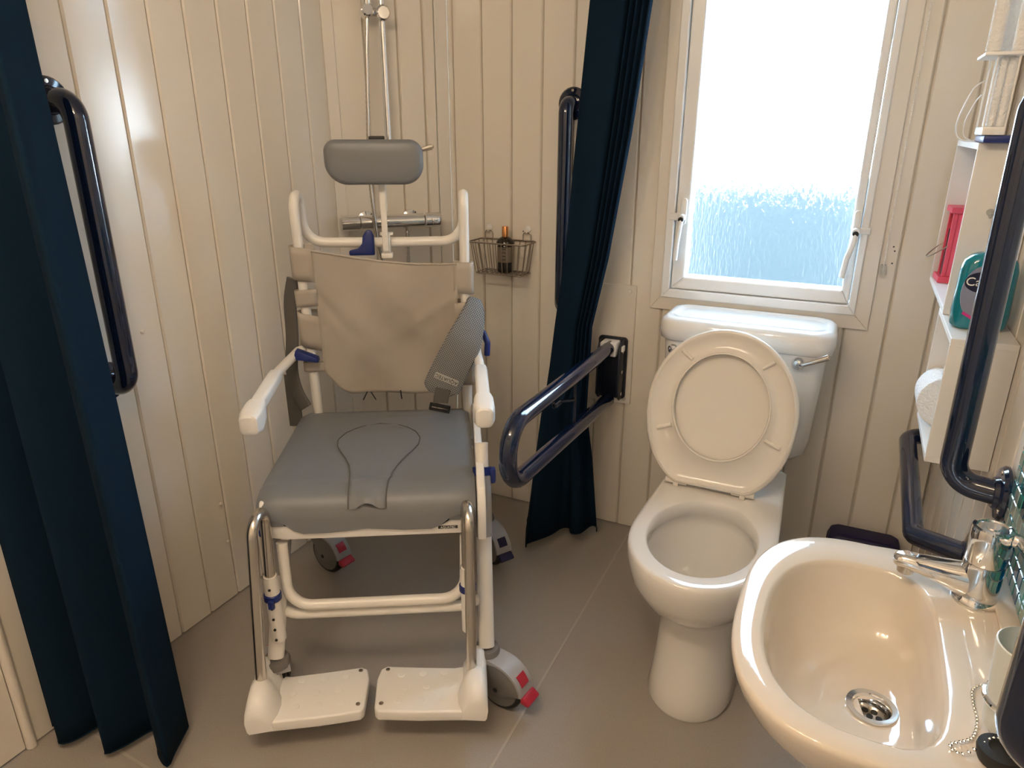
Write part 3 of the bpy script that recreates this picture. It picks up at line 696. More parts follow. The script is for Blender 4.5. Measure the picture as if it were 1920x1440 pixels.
RS = float((Vector((-1.334, 1.897, 0)) - D0).dot(dd))
b = bmnew(); tube(b, [dg(RS, 0.06, 1.225), dg(RS, 0.06, 2.02)], 0.0105, 20); part('riser_rail', b, 'chrome', sh)
for z in (1.99, 1.245):
    b = bmnew(); cyl(b, dg(RS, 0.001, z), dg(RS, 0.06, z), 0.012, 16); part('rail_bracket', b, 'chrome', sh)
HS = RS - 0.046
b = bmnew(); cyl(b, dg(RS, 0.040, 1.612), dg(RS, 0.094, 1.612), 0.021, 24, 0.005); cyl(b, dg(RS - 0.002, 0.066, 1.612), dg(HS, 0.080, 1.614), 0.0125, 16)
cyl(b, dg(HS, 0.055, 1.612), dg(HS, 0.097, 1.618), 0.0185, 22, 0.004); part('slider', b, 'chrome', sh)
b = bmnew(); tube(b, [dg(HS, 0.080, 1.600), dg(HS, 0.083, 1.65), dg(HS + 0.002, 0.088, 1.72), dg(HS + 0.003, 0.10, 1.80)], [0.0115, 0.015, 0.017, 0.018], 18)
lathe(b, [(0.02, -0.02), (0.046, 0.005), (0.047, 0.018), (0.044, 0.02)], axm(dg(HS + 0.003, 0.115, 1.83), Vector((dn.x, dn.y, -0.8))), 26); part('hand_shower', b, 'chrome', sh)
hp_ = catmull([dg(HS, 0.080, 1.600), dg(HS - 0.008, 0.080, 1.50), dg(HS - 0.015, 0.079, 1.35), dg(HS - 0.022, 0.080, 1.2), dg(HS - 0.020, 0.088, 1.08), dg(HS - 0.005, 0.088, 0.92), dg(HS + 0.05, 0.075, 0.80), dg(HS + 0.085, 0.062, 0.86), dg(HS + 0.09, 0.058, 0.995)], 0.0022)
b = bmnew(); tube(b, hp_, [0.0066 if i % 2 else 0.0054 for i in range(len(hp_))], 8); part('hose', b, 'steel', sh, sharp=180)

# ------------------------------------------------------------------ wire basket and the bottle in it
bk = thing('wire_basket', 'small wire basket hung on two hooks on the back wall', 'basket', (-1.02, YB, 0.85))
RW = 0.0016
def brect(z, x0, x1, y0, y1, r=0.014): return [Vector(((x0 + x1) / 2 + p[0], (y0 + y1) / 2 + p[1], z)) for p in rrect(x1 - x0, y1 - y0, r, 4)]
topr = brect(0.958, -1.113, -0.915, 1.985, YB - 0.006); botr = brect(0.858, -1.096, -0.930, 1.998, YB - 0.012)
b = bmnew(); tube(b, topr, 0.0026, 8, closed=True); part('top_rim', b, 'wire', bk)
b = bmnew(); tube(b, botr, 0.0022, 8, closed=True); part('bottom_rim', b, 'wire', bk)
for k in range(9):
    f = (k + 0.5) / 9
    xt, xb = lerp(-1.105, -0.923, f), lerp(-1.090, -0.936, f)
    b = bmnew(); tube(b, fillet([(xt, 1.985, 0.958), (xb, 1.998, 0.857), (xb, YB - 0.012, 0.857), (xt, YB - 0.006, 0.958)], 0.012, 4), RW, 6); part('wire', b, 'wire', bk)
for k in range(3):
    y = lerp(2.005, YB - 0.03, k / 2)
    b = bmnew(); tube(b, fillet([(-1.113, y, 0.958), (-1.096, y, 0.858), (-0.930, y, 0.858), (-0.915, y, 0.958)], 0.012, 4), RW, 6); part('wire', b, 'wire', bk)
for x in (-1.085, -0.948):
    b = bmnew(); tube(b, fillet([(x - 0.014, YB - 0.008, 0.958), (x - 0.014, YB - 0.008, 0.985), (x + 0.014, YB - 0.008, 0.985), (x + 0.014, YB - 0.008, 0.958)], 0.009, 4), RW, 6); part('hanging_loop', b, 'wire', bk)
for k, x in enumerate((-1.085, -0.948)):
    hk = thing('wall_hook', ('white plastic wall hook at the left end of the wire basket', 'white plastic wall hook at the right end of the wire basket')[k], 'hook', (x, YB, 0.99), group='hooks holding the wire basket')
    b = bmnew(); lathe(b, [(0.010, 0.0005), (0.0115, 0.003), (0.0095, 0.006), (0.004, 0.007)], axm((x, YB, 0.994), (0, -1, 0)), 20); part('plate', b, 'upvc', hk)
    b = bmnew(); tube(b, fillet([(x, YB - 0.005, 0.992), (x, YB - 0.016, 0.981), (x, YB - 0.020, 0.990)], 0.006, 4), 0.0032, 8); part('hook_arm', b, 'trim', hk)
BB = Vector((-1.006, 2.040, 0.8605))
bt = thing('toiletry_bottle', 'dark bottle with a copper cap standing in the wire basket', 'bottle', BB)
b = bmnew(); lathe(b, [(0.022, 0.0), (0.0255, 0.003), (0.0255, 0.084), (0.0235, 0.088), (0.0285, 0.091), (0.0280, 0.098), (0.020, 0.108), (0.012, 0.113)], Matrix.Translation(BB), 28); bo = part('body', b, 'brown', bt)
b = bmnew(); lathe(b, [(0.0259, 0.034), (0.0259, 0.083)], Matrix.Translation(BB), 28, False, False); part('label', b, 'labelbrown', bo)
b = bmnew(); lathe(b, [(0.009, 0.112), (0.0105, 0.113), (0.0105, 0.144), (0.0095, 0.146)], Matrix.Translation(BB), 24); part('cap', b, 'gold', bt)
for k in range(4):
    b = bmnew(); box(b, BB + Vector((0.0, -0.0266, 0.076 - k * 0.011)), BB + Vector((0.013, -0.0240, 0.078 - k * 0.011))); part('print_line', b, 'textdark', bo, smooth=False)

# ------------------------------------------------------------------ corner shelf on the right wall and what stands on it
XS = 0.184; XW2 = XR - 0.001
sf = thing('shelf_unit', 'white zigzag shelf of two open boxes on the right wall', 'shelf', (XW2, 1.65, 0.70))
def boxunit(y0, y1, z0, z1, t_=0.012):
    for nm, lo, hi in (('base_panel', (XS, y0, z0), (XW2, y1, z0 + t_)), ('top_panel', (XS, y0, z1 - t_), (XW2, y1, z1)), ('side_panel', (XS, y0, z0 + t_), (XW2, y0 + t_ * 0.7, z1 - t_)),
                       ('side_panel', (XS, y1 - t_ * 0.7, z0 + t_), (XW2, y1, z1 - t_)), ('back_panel', (XW2 - 0.006, y0 + t_ * 0.7, z0 + t_), (XW2, y1 - t_ * 0.7, z1 - t_))):
        b = bmnew(); box(b, lo, hi, 0.0008, 1); part(nm, b, 'shelf', sf, smooth=False)
boxunit(1.432, 1.690, 0.702, 0.946); boxunit(1.626, 2.000, 0.9465, 1.274)
b = bmnew(); cyl(b, (0.226, 1.625, 1.150), (0.226, 1.6145, 1.150), 0.007, 12, 0.002); tube(b, fillet([(0.226, 1.617, 1.146), (0.226, 1.607, 1.140), (0.226, 1.604, 1.152)], 0.004, 4), 0.003, 8); single('stick_on_hook', b, 'clear', 'tiny clear stick-on hook on the shelf side above the soap bottle', 'hook')
# soap bottle
SB = Vector((0.2325, 1.535, 0.9465))
so = thing('soap_bottle', 'teal liquid soap refill bottle on the lower box of the shelf', 'bottle', SB)
def brr(z, w_, d_, r): return [SB + Vector((p[0], p[1], z)) for p in rrect(w_, d_, r, 6)]
b = bmnew(); loft(b, [brr(0.0005, 0.080, 0.046, 0.02), brr(0.006, 0.091, 0.054, 0.024), brr(0.03, 0.095, 0.056, 0.025), brr(0.075, 0.093, 0.055, 0.025), brr(0.110, 0.092, 0.053, 0.024), brr(0.126, 0.084, 0.048, 0.022), brr(0.136, 0.066, 0.040, 0.018), brr(0.141, 0.04, 0.03, 0.012)])
sbody = part('body', b, 'teal', so, sharp=60)
b = bmnew(); lathe(b, [(0.013, 0.140), (0.0135, 0.141), (0.0135, 0.150), (0.012, 0.152)], Matrix.Translation(SB), 20); part('cap', b, 'teal', so)
FRY = SB.y - 0.0288
b = bmnew(); prism(b, [(SB.x - 0.010 + 0.030 * math.cos(a), FRY, SB.z + 0.070 + 0.050 * math.sin(a)) for a in [2 * PI * k / 28 for k in range(28)]], (0, 0.004, 0)); lb = part('label', b, 'label', sbody, label='grey-blue label with a navy oval')
b = bmnew(); prism(b, [(SB.x - 0.010 + 0.028 * math.cos(a), FRY - 0.0006, SB.z + 0.090 + 0.019 * math.sin(a)) for a in [2 * PI * k / 28 for k in range(28)]], (0, 0.001, 0)); part('label_oval', b, 'labelnavy', sbody)
b = bmnew(); prism(b, [(SB.x - 0.032, FRY - 0.0006, SB.z + 0.030), (SB.x - 0.012, FRY - 0.0006, SB.z + 0.019), (SB.x - 0.008, FRY - 0.0006, SB.z + 0.022), (SB.x - 0.030, FRY - 0.0006, SB.z + 0.035)], (0, 0.001, 0)); part('label_stripe', b, 'pink', sbody)
text('lettering', 'Carex', 0.022, Matrix.Translation((SB.x - 0.009, FRY - 0.0012, SB.z + 0.090)) @ Matrix.Rotation(PI / 2, 4, 'X'), 'text', sbody)
# red lantern
LT = Vector((0.228, 1.944, 0.9589))
ln = thing('lantern', 'small red wooden lantern in the upper box of the shelf', 'lantern', LT, R(3))
def lb_(lo, hi, nm, m='lantern', bv=0.001, par=None):
    b = bmnew(); box(b, lo, hi, bv, 1); return part(nm, b, m, par or ln, local=True, smooth=False)
H = 0.172; w2 = 0.032
lb_((-0.039, -0.039, 0), (0.039, 0.039, 0.014), 'base'); lb_((-0.038, -0.038, H - 0.013), (0.038, 0.038, H), 'top')
for sx in (-1, 1):
    for sy in (-1, 1):
        lb_((min(sx * w2, sx * (w2 - 0.009)), min(sy * w2, sy * (w2 - 0.009)), 0.014), (max(sx * w2, sx * (w2 - 0.009)), max(sy * w2, sy * (w2 - 0.009)), H - 0.012), 'post')
for sy in (-1, 1):
    lb_((-w2 + 0.009, sy * 0.027 - 0.002, 0.014), (w2 - 0.009, sy * 0.027 + 0.002, H - 0.012), 'side_panel')
    b = bmnew(); prism(b, [(-0.010, sy * 0.0295, 0.02), (0.010, sy * 0.0295, 0.02), (0.010, sy * 0.0295, 0.09), (0.0, sy * 0.0295, 0.12), (-0.010, sy * 0.0295, 0.09)], (0, sy * 0.0008, 0)); part('panel_opening', b, 'darkin', ln, local=True, smooth=False)
for sx in (-1, 1):
    for yy in (-0.008, 0.008):
        b = bmnew(); prism(b, [(sx * 0.0275, yy - 0.007, 0.014), (sx * 0.0275, yy + 0.007, 0.014), (sx * 0.0275, yy + 0.003, 0.120), (sx * 0.0275, yy - 0.003, 0.120)], (sx * 0.002, 0, 0)); part('slat', b, 'darkin', ln, local=True, smooth=False)
b = bmnew(); tube(b, [Vector((-0.032 - 0.034 * math.sin(a), 0.033 * math.cos(a), 0.085 - 0.034 * math.sin(a) * 0.9)) for a in [PI * k / 16 for k in range(17)]], 0.0014, 6); part('wire_handle', b, 'wire', ln, local=True)
# toilet roll
trl = thing('toilet_roll', 'white embossed toilet roll in the lower box of the shelf', 'toilet roll', (0.232, 1.63, 0.7142))
b = bmnew(); m_ = axm((0.2235, 1.588, 0.7145 + 0.0555), (0, 1, 0))
lathe(b, [(0.020, 0.0), (0.054, 0.0), (0.0555, 0.0015), (0.0555, 0.089), (0.054, 0.0905), (0.020, 0.0905), (0.020, 0.0)], m_, 40, False, False); part('paper', b, 'paper', trl)
b = bmnew(); lathe(b, [(0.0198, 0.001), (0.0198, 0.0895), (0.0188, 0.0895), (0.0188, 0.001), (0.0198, 0.001)], m_, 28, False, False); part('core', b, 'card', trl)
# paper stack standing on the upper box
bx = bmnew(); box(bx, (0.186, 1.598, 1.2745), (0.250, 1.72, 1.2875), 0.003); single('blue_box', bx, 'blue', 'flat blue box on top of the upper shelf box', 'box')
st_ = thing('paper_holder', 'white frame holding upright embossed paper rolls above the blue box', 'paper holder', (0.215, 1.65, 1.288))
b = bmnew(); box(b, (0.181, 1.596, 1.288), (0.217, 1.70, 1.302), 0.002); part('tray', b, 'whitepl', st_)
for x in (0.1825, 0.2155):
    for y in (1.598, 1.695):
        b = bmnew(); tube(b, [(x, y, 1.30), (x, y, 1.424)], 0.0016, 6); part('upright', b, 'whitepl', st_)
for x, y in ((0.1935, 1.612), (0.2085, 1.614), (0.2, 1.66)):
    b = bmnew(); cyl(b, (x, y, 1.3022), (x, y, 1.419), 0.0072 if y < 1.65 else 0.014, 18, 0.002); part('paper_roll', b, 'paper', st_)
b = bmnew(); box(b, (0.160, 1.585, 1.420), (0.222, 1.70, 1.426), 0.002); part('upper_tray', b, 'whitepl', st_)
for x, y, r in ((0.1725, 1.60, 0.0120), (0.2105, 1.598, 0.0110), (0.19, 1.65, 0.017)):
    b = bmnew(); cyl(b, (x, y, 1.4262), (x, y, 1.60), r, 20, 0.002); part('paper_roll', b, 'paper', st_)
b = bmnew()
tube(b, catmull([(0.180, 1.70, 1.385), (0.165, 1.71, 1.37), (0.152, 1.73, 1.32), (0.155, 1.75, 1.29), (0.170, 1.76, 1.2765), (0.20, 1.77, 1.2765)], 0.004), 0.0014, 6)
tube(b, catmull([(0.180, 1.70, 1.36), (0.172, 1.71, 1.345), (0.164, 1.73, 1.31), (0.168, 1.74, 1.285), (0.185, 1.75, 1.2765)], 0.004), 0.0012, 6)
single('thin_cable', b, 'whitepl', 'thin white looped cable hanging beside the paper holder', 'cable')
# pull cord
cd = thing('blind_cord', 'white bead cord with clear cleat hanging right of the window', 'cord', (0.081, YB - 0.02, 0.95))
b = bmnew()
zz = 0.965; i = 0
while zz < ZC - 0.01:
    if i % 2 == 0:
        t_ = bmnew(); bmesh.ops.create_icosphere(t_, subdivisions=1, radius=0.0022)
        for v in t_.verts: v.co += Vector((0.081, YB - 0.018, zz))
        join(b, t_)
    zz += 0.0024; i += 1
tube(b, [(0.081, YB - 0.018, 0.95), (0.081, YB - 0.018, ZC)], 0.0008, 5)
o = part('beads', b, 'whitepl', cd); o['kind'] = 'stuff'
b = bmnew(); box(b, (0.073, YB - 0.022, 0.935), (0.089, YB - 0.001, 0.965), 0.005); part('cleat', b, 'clear', cd)
# purple box on the floor behind the basin
b = bmnew(); pb = thing('step_stool', 'dark purple plastic step on the floor by the back wall', 'step', (0.155, 2.03, 0))
lo = [[Vector((0.155 + p[0] * f, 2.03 + p[1] * f2, z)) for p in rrect(0.20, 0.09, 0.02)] for z, f, f2 in ((0.0005, 1.02, 1.0), (0.166, 0.97, 0.95), (0.186, 0.90, 0.9), (0.192, 0.80, 0.8))]
loft(b, lo); part('body', b, 'purple', pb)
b = bmnew(); prism(b, [(0.155 + p[0], 2.03 + p[1], 0.192) for p in rrect(0.15, 0.05, 0.012)], (0, 0, 0.003), 0.001); part('tread', b, 'purple', pb)

# ------------------------------------------------------------------ the shower chair (own frame: x across, y backwards, z up)
CH = thing('shower_chair', 'white and grey wheeled shower commode chair with footrests', 'chair', (-0.85, 1.067, 0), R(30))
def cp(name, b, m, parent=None, label=None, **kw): return part(name, b, m, parent or CH, label, local=True, **kw)
# legs: lower sleeve, inner tube, clip, caster
def caster(s, d, yaw, red=True, lower=0.0):
    """swivel axis at (s, d); the wheel trails 42 mm along yaw"""
    mt = Matrix.Translation((s, d, 0)) @ Matrix.Rotation(yaw, 4, 'Z')
    def C(bm): bmesh.ops.transform(bm, matrix=mt, verts=bm.verts); return bm
    b = bmnew(); lathe(b, [(0.027, 0.128), (0.031, 0.132), (0.031, 0.144), (0.028, 0.150), (0.02, 0.151)], None, 24); c = cp('caster', C(b), 'castergrey')
    WC = Vector((0.042, 0, 0.0625))
    b = bmnew(); lathe(b, [(0.050, -0.015), (0.058, -0.0145), (0.0617, -0.010), (0.0622, 0), (0.0617, 0.010), (0.058, 0.0145), (0.050, 0.015)], axm(WC, (0, 1, 0)), 32); cp('tyre', C(b), 'black', c)
    for sy in (-1, 1):
        b = bmnew(); lathe(b, [(0.0515, 0.0150), (0.050, 0.0175), (0.012, 0.019), (0.010, 0.0215), (0.003, 0.022)], axm(WC, (0, sy, 0)), 28); cp('hub', C(b), 'castergrey', c)
        # fork cheek: from collar down to the axle
        ol = [(-0.020, 0.132), (0.022, 0.134), (0.062, 0.131), (0.095, 0.110), (0.110, 0.082), (0.1125, 0.071), (0.080, 0.062), (0.060, 0.050), (0.046, 0.046), (0.034, 0.052), (0.016, 0.082), (-0.018, 0.118)]
        b = bmnew(); prism(b, [(x, sy * 0.0225, z) for x, z in ol], (0, sy * 0.004, 0), 0.0012); cp('fork_cheek', C(b), 'castergrey', c)
        b = bmnew(); lathe(b, [(0.006, 0.022), (0.006, 0.028), (0.003, 0.029)], axm(WC, (0, sy, 0)), 12); cp('axle_cap', C(b), 'black', c)
    def arc(r, a0, a1, n_): return [(0.042 + r * math.cos(R(lerp(a0, a1, k / n_))), 0.0625 + r * math.sin(R(lerp(a0, a1, k / n_)))) for k in range(n_ + 1)]
    tp_ = [(-0.022, 0.118), (-0.022, 0.136), (0.020, 0.137)] + arc(0.0725, 88, 8, 9) + arc(0.0665, 8, 92, 9)
    b = bmnew(); prism(b, [(x, -0.0268, z) for x, z in tp_], (0, 0.0536, 0)); cp('fork_cover', C(b), 'casterlight', c)
    col = 'red' if red else 'purple'
    b = bmnew(); prism(b, [(x, -0.0235, z) for x, z in arc(0.0675, 6, -6, 2) + [(0.130, 0.052), (0.135, 0.060), (0.1165, 0.0735)]], (0, 0.047, 0), 0.003); cp('brake_pedal', C(b), col, c, label='red brake pedal' if red else 'dark brake pedal')
    b = bmnew(); prism(b, [(x, -0.014, z) for x, z in arc(0.0722, 46, 24, 4) + arc(0.0742, 24, 46, 4)], (0, 0.028, 0)); cp('brake_button', C(b), col, c, smooth=False)
LEGS = [(0.244, 0.0, 0.244, 0.17, 0.60, R(-38), True), (-0.243, 0.0, -0.215, 0.12, 0.49, R(110), True), (0.262, 0.600, 0.235, 0.46, 0.47, R(-60), False), (-0.255, 0.587, -0.228, 0.46, 0.47, R(-40), True)]
for s, d, s2, d2, z2, yw, rd in LEGS:
    p0, p1 = Vector((s, d, 0.151)), Vector((s2, d2, z2))
    b = bmnew(); pm = p0.lerp(p1, 0.86 if d < 0.3 else 0.6); pq = p0.lerp(p1, 0.54); tube(b, [p0, pq if d < 0.3 else pm], 0.0185, 20); lg = cp('leg', b, 'white')
    b = bmnew(); tube(b, [pm - (p1 - p0).normalized() * 0.01, p1], 0.0155, 18); cp('inner_tube', b, 'white', lg)
    if d < 0.3:
        b = bmnew(); tube(b, [pq, pm], 0.0208, 20); cp('outer_sleeve', b, 'casterlight', lg, label='pale grey outer sleeve')
        ax = (p1 - p0).normalized()
        b = bmnew(); lathe(b, [(0.0215, -0.010), (0.0228, -0.009), (0.0228, 0.009), (0.0215, 0.010)], axm(pm, ax), 20)
        sg = 1 if s > 0 else -1
        box(b, (min(s2, s) + (0.012 if sg > 0 else -0.032), pm.y - 0.012, pm.z - 0.030), (min(s2, s) + (0.032 if sg > 0 else -0.012), pm.y + 0.010, pm.z + 0.008), 0.005); cp('height_clip', b, 'blue', lg, label='blue height clip')
        lgp = lathe
    caster(s, d, yw, rd)
# seat frame
for sg in (-1, 1):
    b = bmnew(); tube(b, fillet([(sg * 0.205, 0.06, 0.435), (sg * 0.205, 0.58, 0.435)], 0.02), 0.0135, 16); cp('seat_rail', b, 'white')
b = bmnew(); tube(b, [(-0.235, 0.46, 0.455), (0.235, 0.46, 0.455)], 0.0135, 14); cp('cross_tube', b, 'white')
# white seat shell under the cushion: front lip and raised right side wall
b = bmnew(); prism(b, [(-0.222, 0.062, z) for z in ()] or [(x, 0.036, z) for x, z in ((-0.232, 0.444), (-0.232, 0.482), (-0.12, 0.484), (0.10, 0.484), (0.212, 0.490), (0.214, 0.444), (0.19, 0.438), (-0.20, 0.438))], (0, 0.035, 0), 0.004); sl_ = cp('front_lip', b, 'whitepl')
b = bmnew(); prism(b, [(0.162 + p[0], 0.0356, 0.4560 + p[1]) for p in rrect(0.044, 0.0075, 0.001, 2)], (0, -0.0008, 0)); cp('maker_plate', b, 'textdark', sl_, smooth=False)
text('lettering', 'AQUATEC', 0.0072, Matrix.Translation((0.162, 0.0342, 0.4560)) @ Matrix.Rotation(PI / 2, 4, 'X'), 'text', sl_, True)
for sg in (-1, 1):
    ol = [(0.025, 0.425), (0.025, 0.500), (0.050, 0.545), (0.11, 0.562), (0.34, 0.556), (0.48, 0.572), (0.53, 0.56), (0.53, 0.48), (0.27, 0.465), (0.10, 0.452), (0.055, 0.423)] if sg > 0 else [(0.030, 0.440), (0.030, 0.500), (0.050, 0.528), (0.11, 0.532), (0.53, 0.530), (0.53, 0.48), (0.27, 0.465), (0.055, 0.440)]
    x0 = 0.229 if sg > 0 else -0.250
    b = bmnew(); prism(b, [(x0, y, z) for y, z in ol], (0.019 if sg > 0 else 0.014, 0, 0), 0.004); cp('side_wall', b, 'whitepl')
# cushion: profile swept across
prof = [(0.53, 0.505), (0.536, 0.530), (0.53, 0.543), (0.51, 0.548), (0.40, 0.547), (0.26, 0.546), (0.14, 0.547), (0.090, 0.545), (0.062, 0.538), (0.044, 0.523), (0.034, 0.500), (0.030, 0.464)]
def half_w(d, front):
    return 0.2415 if d < 0.1 else 0.2415 - 0.010 * (d - 0.1) / 0.5
def dense(pf, step=0.012):
    out = []
    for a, c in zip(pf, pf[1:]):
        m = max(1, int(math.hypot(c[0] - a[0], c[1] - a[1]) / step))
        for k in range(m): out.append((lerp(a[0], c[0], k / m), lerp(a[1], c[1], k / m)))
    out.append(pf[-1]); return out
dp = dense(prof)
def prof_n(i):
    a, c = dp[max(0, i - 1)], dp[min(len(dp) - 1, i + 1)]
    t_ = Vector((c[0] - a[0], c[1] - a[1])).normalized(); return Vector((t_.y, -t_.x)) if t_.x < 0 or True else None
bot = [(0.055, 0.470), (0.08, 0.500), (0.28, 0.503), (0.51, 0.503)]
b = bmnew(); rings = []
NX = 24
def xs_(d): return half_w(d, 0)
rg = []
for x_i in range(NX + 1):
    u = -1 + 2 * x_i / NX
    edge = max(0, (abs(u) - 0.9) / 0.1)
    ringp = []
    for i, (d, z) in enumerate(dp):
        dz = -0.010 * edge * edge
        # scalloped front hem
        if i == len(dp) - 1: z = z - 0.008 + (0.034 if abs(u) > 0.78 else 0.034 * max(0, (abs(u) - 0.60) / 0.18) ** 1.5) + (0.007 * max(0, 1 - abs(u) / 0.35))
        dish = -0.004 * max(0, 1 - abs(u)) if 0.11 < d < 0.49 else 0
        ringp.append(Vector((u * xs_(d) - 0.0155, d, z + dz + dish)))
    for d, z in bot: ringp.append(Vector((u * xs_(d) - 0.0155, d, z)))
    rg.append(ringp)
loft(b, rg); cu = cp('seat_cushion', b, 'grey', sharp=60)
# keyhole insert, proud of the cushion
def key_hw(d):  # (left, right) bounds along the profile arc
    pts = [(q_[0] - 0.04, q_[1], q_[2]) for q_ in [(0.470, 0.0, 0.0), (0.462, 0.035, 0.035), (0.44, 0.066, 0.068), (0.41, 0.090, 0.092), (0.37, 0.103, 0.105), (0.33, 0.098, 0.103), (0.295, 0.084, 0.090), (0.26, 0.068, 0.074), (0.22, 0.054, 0.060), (0.18, 0.046, 0.050), (0.13, 0.041, 0.044), (0.09, 0.039, 0.042), (0.04, 0.038, 0.042)]]
    for a, c in zip(pts, pts[1:]):
        if a[0] >= d >= c[0]:
            f = (a[0] - d) / (a[0] - c[0]); return lerp(a[1], c[1], f), lerp(a[2], c[2], f)
    return None
b = bmnew(); top, low = [], []
dk = dense([(0.429, 0.5475), (0.415, 0.5473), (0.39, 0.547), (0.26, 0.546), (0.14, 0.547), (0.090, 0.545), (0.062, 0.538), (0.044, 0.523), (0.038, 0.509)], 0.008)
KX = 12
for i, (d, z) in enumerate(dk):
    l, r_ = key_hw(d); a = dk[max(0, i - 1)]; c = dk[min(len(dk) - 1, i + 1)]
    t_ = Vector((c[0] - a[0], c[1] - a[1])).normalized(); nn = Vector((t_.y, -t_.x)); nn = nn if nn.y > 0 or nn.x < 0 and abs(nn.y) < 0.2 else -nn
    row_t, row_b = [], []
    for k in range(KX + 1):
        f = k / KX; x = -0.016 + lerp(-l, r_, f)
        e_ = min(f, 1 - f) * (l + r_); lift = 0.0052 if e_ > 0.004 else 0.0022
        if i == 0: lift = 0.002
        dish = -0.004 * (1 - abs(x) / 0.24) if 0.11 < d < 0.49 else 0
        # notch at the front end
        dd_, zz_ = d, z
        if i >= len(dk) - 3: zz_ += 0.014 * max(0, 1 - ((f - 0.5) / 0.3) ** 2) * (i - len(dk) + 4) / 3
        row_t.append(Vector((x, dd_ + nn.x * lift, zz_ + nn.y * lift + dish))); row_b.append(Vector((x, dd_ - nn.x * 0.004, zz_ - nn.y * 0.004 + dish)))
    top.append(row_t); low.append(row_b)
rings = [rt + list(reversed(rb)) for rt, rb in zip(top, low)]
loft(b, rings); kin = cp('keyhole_insert', b, 'grey', cu, sharp=50, label='grey keyhole-shaped seat insert')
b = bmnew(); edge_l = [rt[0] + Vector((-0.0008, 0, 0.0005)) for rt in top]; edge_r = [rt[-1] + Vector((0.0008, 0, 0.0005)) for rt in top]
tube(b, list(reversed(edge_l)) + edge_r[1:], 0.0016, 6); cp('insert_seam', b, 'greydark', cu)
# back frame: two posts and the push-handle loop joining them
for sg, s in ((-1, -0.205), (1, 0.217)):
    b = bmnew(); tube(b, fillet([(s, 0.535, 0.44), (s, 0.480, 1.138), (s, 0.548, 1.142), (s - sg * 0.004, 0.556, 1.017), (0.006, 0.556, 1.015)], [0.036, 0.030, 0.055], 9), 0.0130, 18); cp('back_post', b, 'white')
# headrest and its stem
b = bmnew(); ol = [(0.001 + p[0], 1.2215 + p[1]) for p in rrect(0.240, 0.106, [0.034, 0.028, 0.054, 0.048], 8)]
lo = []
for y, g in ((0.452, 0.016), (0.447, 0.010), (0.4455, 0.005)): pass
def hr(y, g): return [Vector((0.001 + (x - 0.001) * (1 - g / 0.12), y - 0.010 * (1 - ((x - 0.001) / 0.12) ** 2) * 0, 1.2215 + (z - 1.2215) * (1 - g / 0.053))) for x, z in ol]
loft(b, [hr(0.502, 0.008), hr(0.497, 0.001), hr(0.474, 0.0), hr(0.466, 0.0012), hr(0.459, 0.005), hr(0.456, 0.011), hr(0.455, 0.030)]); hd = cp('headrest', b, 'grey', sharp=70)
b = bmnew(); box(b, (0.006, 0.503, 1.00), (0.021, 0.511, 1.20), 0.002); box(b, (0.004, 0.508, 1.10), (0.023, 0.517, 1.20), 0.002); cp('headrest_stem', b, 'white')
b = bmnew(); box(b, (-0.002, 0.530, 1.036), (0.032, 0.545, 1.044), 0.002); box(b, (0.004, 0.520, 0.985), (0.024, 0.540, 1.04), 0.003); box(b, (-0.001, 0.518, 0.978), (0.029, 0.543, 0.992), 0.003); cp('stem_clamp', b, 'white')
b = bmnew(); box(b, (-0.012, 0.502, 1.268), (0.026, 0.520, 1.282), 0.002); cp('headrest_bracket', b, 'black'); b = bmnew(); tube(b, [(0.10, 0.515, 1.245), (0.140, 0.510, 1.256), (0.146, 0.508, 1.258)], [0.004, 0.007, 0.003], 8); cp('headrest_lever', b, 'steel')
# fabric back: main panel and the loops round the posts
def fab(name, s0, s1, ztop, zbot, dfun, ns=18, nz=18, thick=0.003, parent=None, wob=0.0):
    b = bmnew(); g = []
    for i in range(nz + 1):
        row = []
        for k in range(ns + 1):
            u = k / ns; s = lerp(s0, s1, u); z = lerp(ztop(u), zbot(u), i / nz)
            row.append(b.verts.new((s, dfun(u, i / nz, s, z) + wob * math.sin(u * 9 + i * 0.7) * math.sin(i * 0.35 + u * 4), z)))
        g.append(row)
    for a, c in zip(g, g[1:]):
        for k in range(ns): b.faces.new((a[k], a[k + 1], c[k + 1], c[k]))
    o = cp(name, b, 'sling', parent, sharp=180)
    md = o.modifiers.new('thick', 'SOLIDIFY'); md.thickness = thick; md.offset = 0
    return o
def postd(z): return 0.480 + (1.138 - z) * (0.055 / 0.70)
def belly(u, v, s, z):
    return postd(z) - 0.0165 + 0.035 * math.sin(PI * max(0, min(1, u))) ** 0.8 * (0.55 + 0.45 * v) + 0.007 * math.sin(6 * u + 6 * v) * math.sin(PI * u) + 0.005 * math.sin(11 * u - 10 * v + 1) * math.sin(PI * u) + 0.006 * math.exp(-((u * 0.8 - v + 0.35) / 0.06) ** 2) * max(0, 1 - u / 0.6) - 0.005 * math.exp(-((u * 0.6 + v - 0.85) / 0.05) ** 2) * u
def ztop(u): return 1.010 - 0.040 * math.sin(min(1, u * 1.3) * PI / 2) + 0.004 * max(0, u - 0.7)
def zbot(u): return 0.606 - 0.014 * math.sin(PI * u) + 0.075 * max(0, 1 - u / 0.20) ** 2 + 0.03 * max(0, (u - 0.9) / 0.1) ** 2
sling = fab('back_panel', -0.172, 0.196, ztop, zbot, belly, 44, 40)
b = bmnew(); tube(b, [Vector((lerp(-0.172, 0.196, u / 30), belly(u / 30, 0, 0, ztop(u / 30)) - 0.002, ztop(u / 30) - 0.002)) for u in range(31)], 0.0028, 6); cp('top_hem', b, 'sling', sling)
